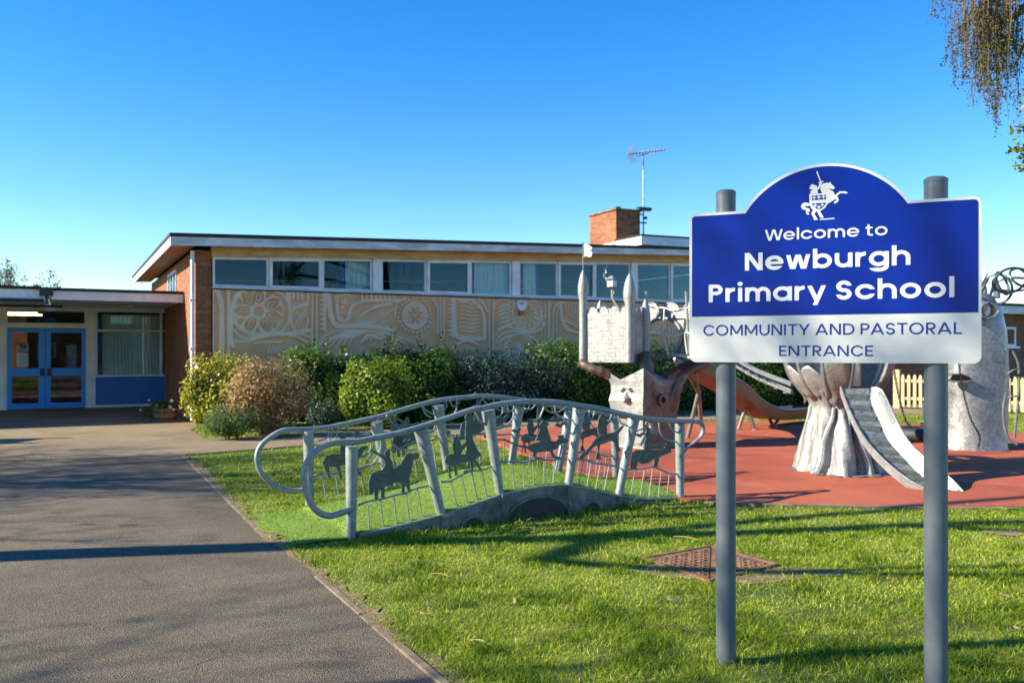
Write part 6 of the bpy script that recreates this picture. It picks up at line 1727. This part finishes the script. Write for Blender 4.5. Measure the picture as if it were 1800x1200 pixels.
def strand(px, y0, y1, Y):
    a = P(px, y0, Y) - WB; b = P(px + random.uniform(-8,4), y1, Y) - WB
    dz = a.z-b.z; sw = random.uniform(-.05,.05)
    pts = catmull([a, a.lerp(b,.3)+Vector((sw,random.uniform(-.04,.04),0)), a.lerp(b,.65)+Vector((sw*1.3,0,0)), b], 4)
    mbt.tube(pts, [.0055,.0016], 4)
    n = int(dz/.017)
    arr = np.array([list(v) for v in pts]); s_ = (rng.random(n)**.8)*(len(pts)-1); i = np.minimum(s_.astype(int), len(pts)-2); f = (s_-i)[:,None]
    q = arr[i]*(1-f)+arr[i+1]*f + rng.normal(0,1,(n,3))*np.array([.022,.022,.012]); Vp.append(q); Np.append(unit(n)); Tp.append(np.clip(rng.normal(.45,.28,n),0,1))
for k in range(9):
    px = random.choice((1634,1640,1646,1652,1672,1676)); strand(px+random.uniform(-3,3), -60, np.interp(px, prof_x, prof_y)*random.uniform(.7,1), random.uniform(7.9,8.2))
for k in range(130):
    px = random.triangular(1684, 1805, 1752); strand(px, random.uniform(-70,30), max(30, np.interp(px, prof_x, prof_y)*random.uniform(.35,1.0)), random.uniform(7.7,8.6))
for pts_ in ([(1696,45),(1684,50),(1672,62),(1664,90),(1660,115)], [(1696,46),(1688,56),(1684,80),(1680,125),(1678,150)], [(1697,46),(1690,70),(1694,110),(1690,150)]):
    q = [wl(x, y, 8.1) for x, y in pts_]; mbt.tube(catmull(q, 4), [.006,.002], 4); arr = np.array([list(v) for v in catmull(q, 12)]); arr = np.repeat(arr, 2, 0) + rng.normal(0,.015,(len(arr)*2,3)); Vp.append(arr); Np.append(unit(len(arr))); Tp.append(rng.random(len(arr)))
for k in range(150):
    px = random.uniform(1810, 2700); strand(px, random.uniform(-260,-20), random.uniform(60, 280), random.uniform(7.2,9.8))
mbt.build('trunk_and_branches', TWIG, wb, smooth=True, ang=80)
p = np.vstack(Vp); V, F = leaf_quads(p, np.vstack(Np), .026, .016); bulk('crown', V, F, LEAF['birch'], wb, tint=np.repeat(np.hstack(Tp), 4))

# ---- hawthorn whose twigs reach the right edge
random.seed(9)
HB = Vector((4.35, 5.1, 0))
hw = thing('hawthorn', 'leafy hawthorn twigs poking in at the right edge beside the birch strands', 'tree', HB, 0)
mbh = MB(); mbh.tube(catmull([(0,0,-.1),(.05,0,1.2),(0,.05,2.4),(.05,0,3.6)], 5), [.07,.02], 8)
Vp, Np, Tp = [], [], []
def tw(a, b, dens=150):
    a, b = Vector(a), Vector(b); m_ = a.lerp(b,.5)+Vector((0,0,.05)); q = catmull([a, m_, b], 5); mbh.tube(q, [.010,.003], 5)
    n = int((b-a).length*dens); arr = np.array([list(v) for v in q]); s_ = rng.random(n)**.6*(len(q)-1); i = np.minimum(s_.astype(int), len(q)-2); f = (s_-i)[:,None]
    Vp.append(arr[i]*(1-f)+arr[i+1]*f + rng.normal(0,.022,(n,3))); Np.append(unit(n)); Tp.append(np.clip(rng.normal(.6,.25,n),0,1))
for px, py, z0 in ((1796,156,2.7),(1795,186,2.7),(1782,222,2.6),(1786,228,2.6),(1778,262,2.5),(1784,258,2.5),(1790,276,2.4),(1788,290,2.4)):
    e = P(px, py, 5.0)-HB; tw((0,0,z0), (e.x,e.y,e.z), 130)
for k in range(60):
    a = random.uniform(-1.9,1.9); r_ = random.uniform(.4,1.0); z = random.uniform(1.6,3.9); tw((0,0,z-.3), (r_*math.cos(a), r_*math.sin(a), z), 120)
mbh.build('trunk_and_branches', TWIG, hw, smooth=True)
V, F = leaf_quads(np.vstack(Vp), np.vstack(Np), .036, .02); bulk('crown', V, F, LEAF['haw'], hw, tint=np.repeat(np.hstack(Tp), 4))

# ---- houses across the road behind the camera, seen only as reflections
for k, (x, y, rz, eav, lab) in enumerate(((15,-34,-14,5.0,'two storey brick house across the road, reflected in the entrance doors'), (26.5,-40,-18,2.7,'brick bungalow across the road, reflected in the middle of the entrance window'), (38,-42,-22,2.7,'brick bungalow across the road, reflected at the right of the entrance window'))):
    h = thing('brick_house', lab, 'house', (x,y,0), rz, 'houses across the road')
    rd = eav+1.7
    mb = MB(); mb.box(-4.4,4.4,-4,4,0,eav); mb.build('wall', BRICK, h)
    mb = MB(); mb.loft([[(-4.8,-4.4,eav-.05),(-4.8,4.4,eav-.05),(-4.8,0,rd)],[(4.8,-4.4,eav-.05),(4.8,4.4,eav-.05),(4.8,0,rd)]]); rfh = mb.build('roof', TILE, h)
    mb = MB(); mb.box(2.2,3.0,-.5,.5,eav+.8,rd+.8); mb.build('chimney', BRICK, rfh)
    for xx in (-2.6, 2.2):
        for z0, z1 in ((.9,2.2),(3.2,4.4)):
            if z1 < eav: win(xx-.9, xx+.9, z0, z1, h, 'window', .09, vx=(xx,), y=4.001)
    mb = MB(); mb.box(-.5,.5,4.001,4.06,0,2.1); mb.build('door', WHITE, h)

# ================================================================== grass blades
bridge_fp = [BFm.wld(v) for v in ((-.52,.10,0),(-.25,-.06,0),(.0,-.05,0),(3.72,-.05,0),(4.15,-.02,0),(4.15,1.45,0),(3.7,1.44,0),(0,1.44,0),(-.35,1.50,0),(-.56,1.0,0))]
man_fp = [p for p in mc]
def lawn_ok(X, Y):
    bad = pip(X, Y, path_poly) | pip(X, Y, red_poly) | pip(X, Y, fore) | pip(X, Y, cross_lo + cross_up[::-1]) | pip(X, Y, bridge_fp) | pip(X, Y, man_fp)
    lx, ly = X-HF.o.x, Y-HF.o.y
    bad |= (-HF.s*lx + HF.c*ly > -.5)
    so_m = np.zeros(X.shape, bool)
    for q in soil_polys: so_m |= pip(X, Y, q)
    bad |= so_m & (rng.random(X.shape) > .42)
    return ~bad
def patchy(X, Y):
    f = .5 + .2*np.sin(X*1.9+1.3*np.sin(Y*1.3)) * np.cos(Y*2.3+.8*np.sin(X*1.1)) + .2*np.sin(X*5.1+Y*3.7+2*np.sin(X*2.2-Y*1.7)) + .16*np.sin(X*11.3-Y*8.9+3*np.sin(X*4.1+Y*2.9)) + .12*np.sin(X*19+2*np.sin(Y*13))*np.sin(Y*23+2*np.sin(X*11))
    return np.clip(f, 0, 1)
Vg, Tg = [], []
def field(y0, y1, dens, hmin, hmax, wd, k=.72):
    wmax = k*y1+.3; n = int((y1-y0)*2*wmax*dens)
    Y = y0 + (y1-y0)*rng.random(n); X = (rng.random(n)*2-1)*wmax
    ok = np.abs(X) < k*Y+.3; X, Y = X[ok], Y[ok]; ok = lawn_ok(X, Y); X, Y = X[ok], Y[ok]
    pt = patchy(X, Y); ok = rng.random(len(X)) < .38+.62*pt; X, Y, pt = X[ok], Y[ok], pt[ok]
    n = len(X)
    # longer grass along the bridge wall and round the posts
    lb = BFm; bxl = lb.c*(X-lb.o.x)+lb.s*(Y-lb.o.y); byl = -lb.s*(X-lb.o.x)+lb.c*(Y-lb.o.y)
    tall = np.exp(-np.maximum(0, -byl-.03)/.16)*(byl < 0)*(bxl > -.3)*(bxl < 4)
    for x_ in (SF.at(1276,700,.06)[0], SF.at(1645,700,.06)[0]):
        q = SF.wld((x_,.06,0)); tall = np.maximum(tall, 1.3*np.exp(-np.hypot(X-q.x, Y-q.y)/.13))
    tuft = (np.sin(X*7.3+np.sin(Y*5))*np.sin(Y*8.1+np.sin(X*6)) > .72)
    h = (hmin + (hmax-hmin)*rng.random(n)**1.7)*(.5+.7*pt)*(1+.75*tuft)*(1+1.3*tall)
    a = rng.random(n)*6.283; b = rng.random(n)*6.283; lean = h*(.35+1.1*rng.random(n))
    w2 = wd*(.6+.7*rng.random(n))
    p = np.stack([X, Y, np.zeros(n)], 1); wv = np.stack([np.cos(a), np.sin(a), 0*a], 1)*(w2/2)[:,None]
    ld = np.stack([np.cos(b)*lean, np.sin(b)*lean, h], 1)
    midp = p + ld*np.array([.35,.35,.6])
    Vg.append((np.stack([p-wv, p+wv, midp+wv*.75, midp-wv*.75], 1), p+ld, wv))
    Tg.append(np.clip(.48 - .45*(pt-.5) + .24*rng.normal(size=n) - .20*tuft, 0, 1))
field(3.0, 5.2, 11500, .016, .042, .0042, 1.05)
field(5.2, 7.5, 6500, .016, .040, .0055, .95)
field(7.5, 10.5, 3200, .016, .040, .0075, .85)
field(10.5, 15, 1300, .016, .040, .011, .85)
field(15, 26, 420, .018, .045, .018)
Vall, Fall, tall_ = [], [], []
off = 0
for (qd, tip, wv), tn in zip(Vg, Tg):
    n = len(tip)
    v = np.concatenate([qd, tip[:,None,:]+wv[:,None,:]*.08, tip[:,None,:]-wv[:,None,:]*.08], 1)     # 6 verts
    Vall.append(v.reshape(-1,3)); i = np.arange(n)[:,None]*6+off
    Fall.append(np.concatenate([i+np.array([[0,1,2,3]]), i+np.array([[3,2,4,5]])], 0)); off += n*6; tall_.append(np.repeat(tn, 6))
GRASSM = M_leaf('grass_blade', (.05,.13,.004), (.275,.37,.010), (.62,.61,.08), .42, .55, .35)
gr = bulk('lawn_grass', np.vstack(Vall), np.vstack(Fall), GRASSM, None, tint=np.hstack(tall_))
tag(gr, 'short green grass of the lawn', 'grass', kind='stuff')
print('grass blades', sum(len(t) for t in Tg))

# fallen leaves and twigs on the lawn
random.seed(31)
lm = MB(); lm.add([(-.03,0,.01),(-.01,.014,.018),(.02,.012,.014),(.04,0,.022),(.02,-.012,.012),(-.01,-.013,.016)], [(0,1,2,3,4,5)])
spots = [(1412,968),(905,1062),(920,1058),(745,1085),(752,1086),(1180,1060),(1230,1047),(1375,1124),(1385,1122),(1018,1196),(952,1153),(1788,1110),(1765,1052),(880,1045)]
proto = None
for k, (px, py) in enumerate(spots):
    g_ = G(px, py)
    if proto is None:
        proto = lm.build('fallen_leaf', DEBRIS); o = proto
    else: o = proto.copy(); COL.objects.link(o)
    o.location = (g_.x, g_.y, .022); o.rotation_euler = (random.uniform(-.4,.4), random.uniform(-.4,.4), random.uniform(0,6.28)); s_ = random.uniform(.5,1.05); o.scale = (s_,s_,s_)
    tag(o, 'small dry tan leaf lying on the green grass', 'leaf', 'fallen leaves on the lawn')
for (a, b, r, lab) in (((1524,1019),(1610,1024),.005,'long thin twig lying on the grass between the two sign posts'), ((1133,1104),(1218,1116),.004,'short dark twig on the grass left of the left sign post'), ((825,1132),(865,1142),.006,'pale broken stick on the grass near the path'), ((1560,1095),(1620,1104),.004,'thin brown twig close to the right sign post'), ((757,1014),(790,1019),.004,'short pale twig on the grass nearest the bridge'), ((1183,947),(1228,954),.005,'reddish straw stalk on the grass behind the manhole cover'), ((985,1070),(1010,1078),.004,'tiny twig in the middle of the lawn')):
    p0, p1 = G(*a), G(*b); mb = MB(); m_ = p0.lerp(p1,.5)+Vector((0,.02,.012)); mb.tube(catmull([p0+Vector((0,0,.022)), m_+Vector((0,0,.02)), p1+Vector((0,0,.026))], 5), [r, r*.5], 5)
    o = mb.build('twig', DEBRIS if 'pale' in lab or 'straw' in lab else TWIG, smooth=True); tag(o, lab, 'twig')
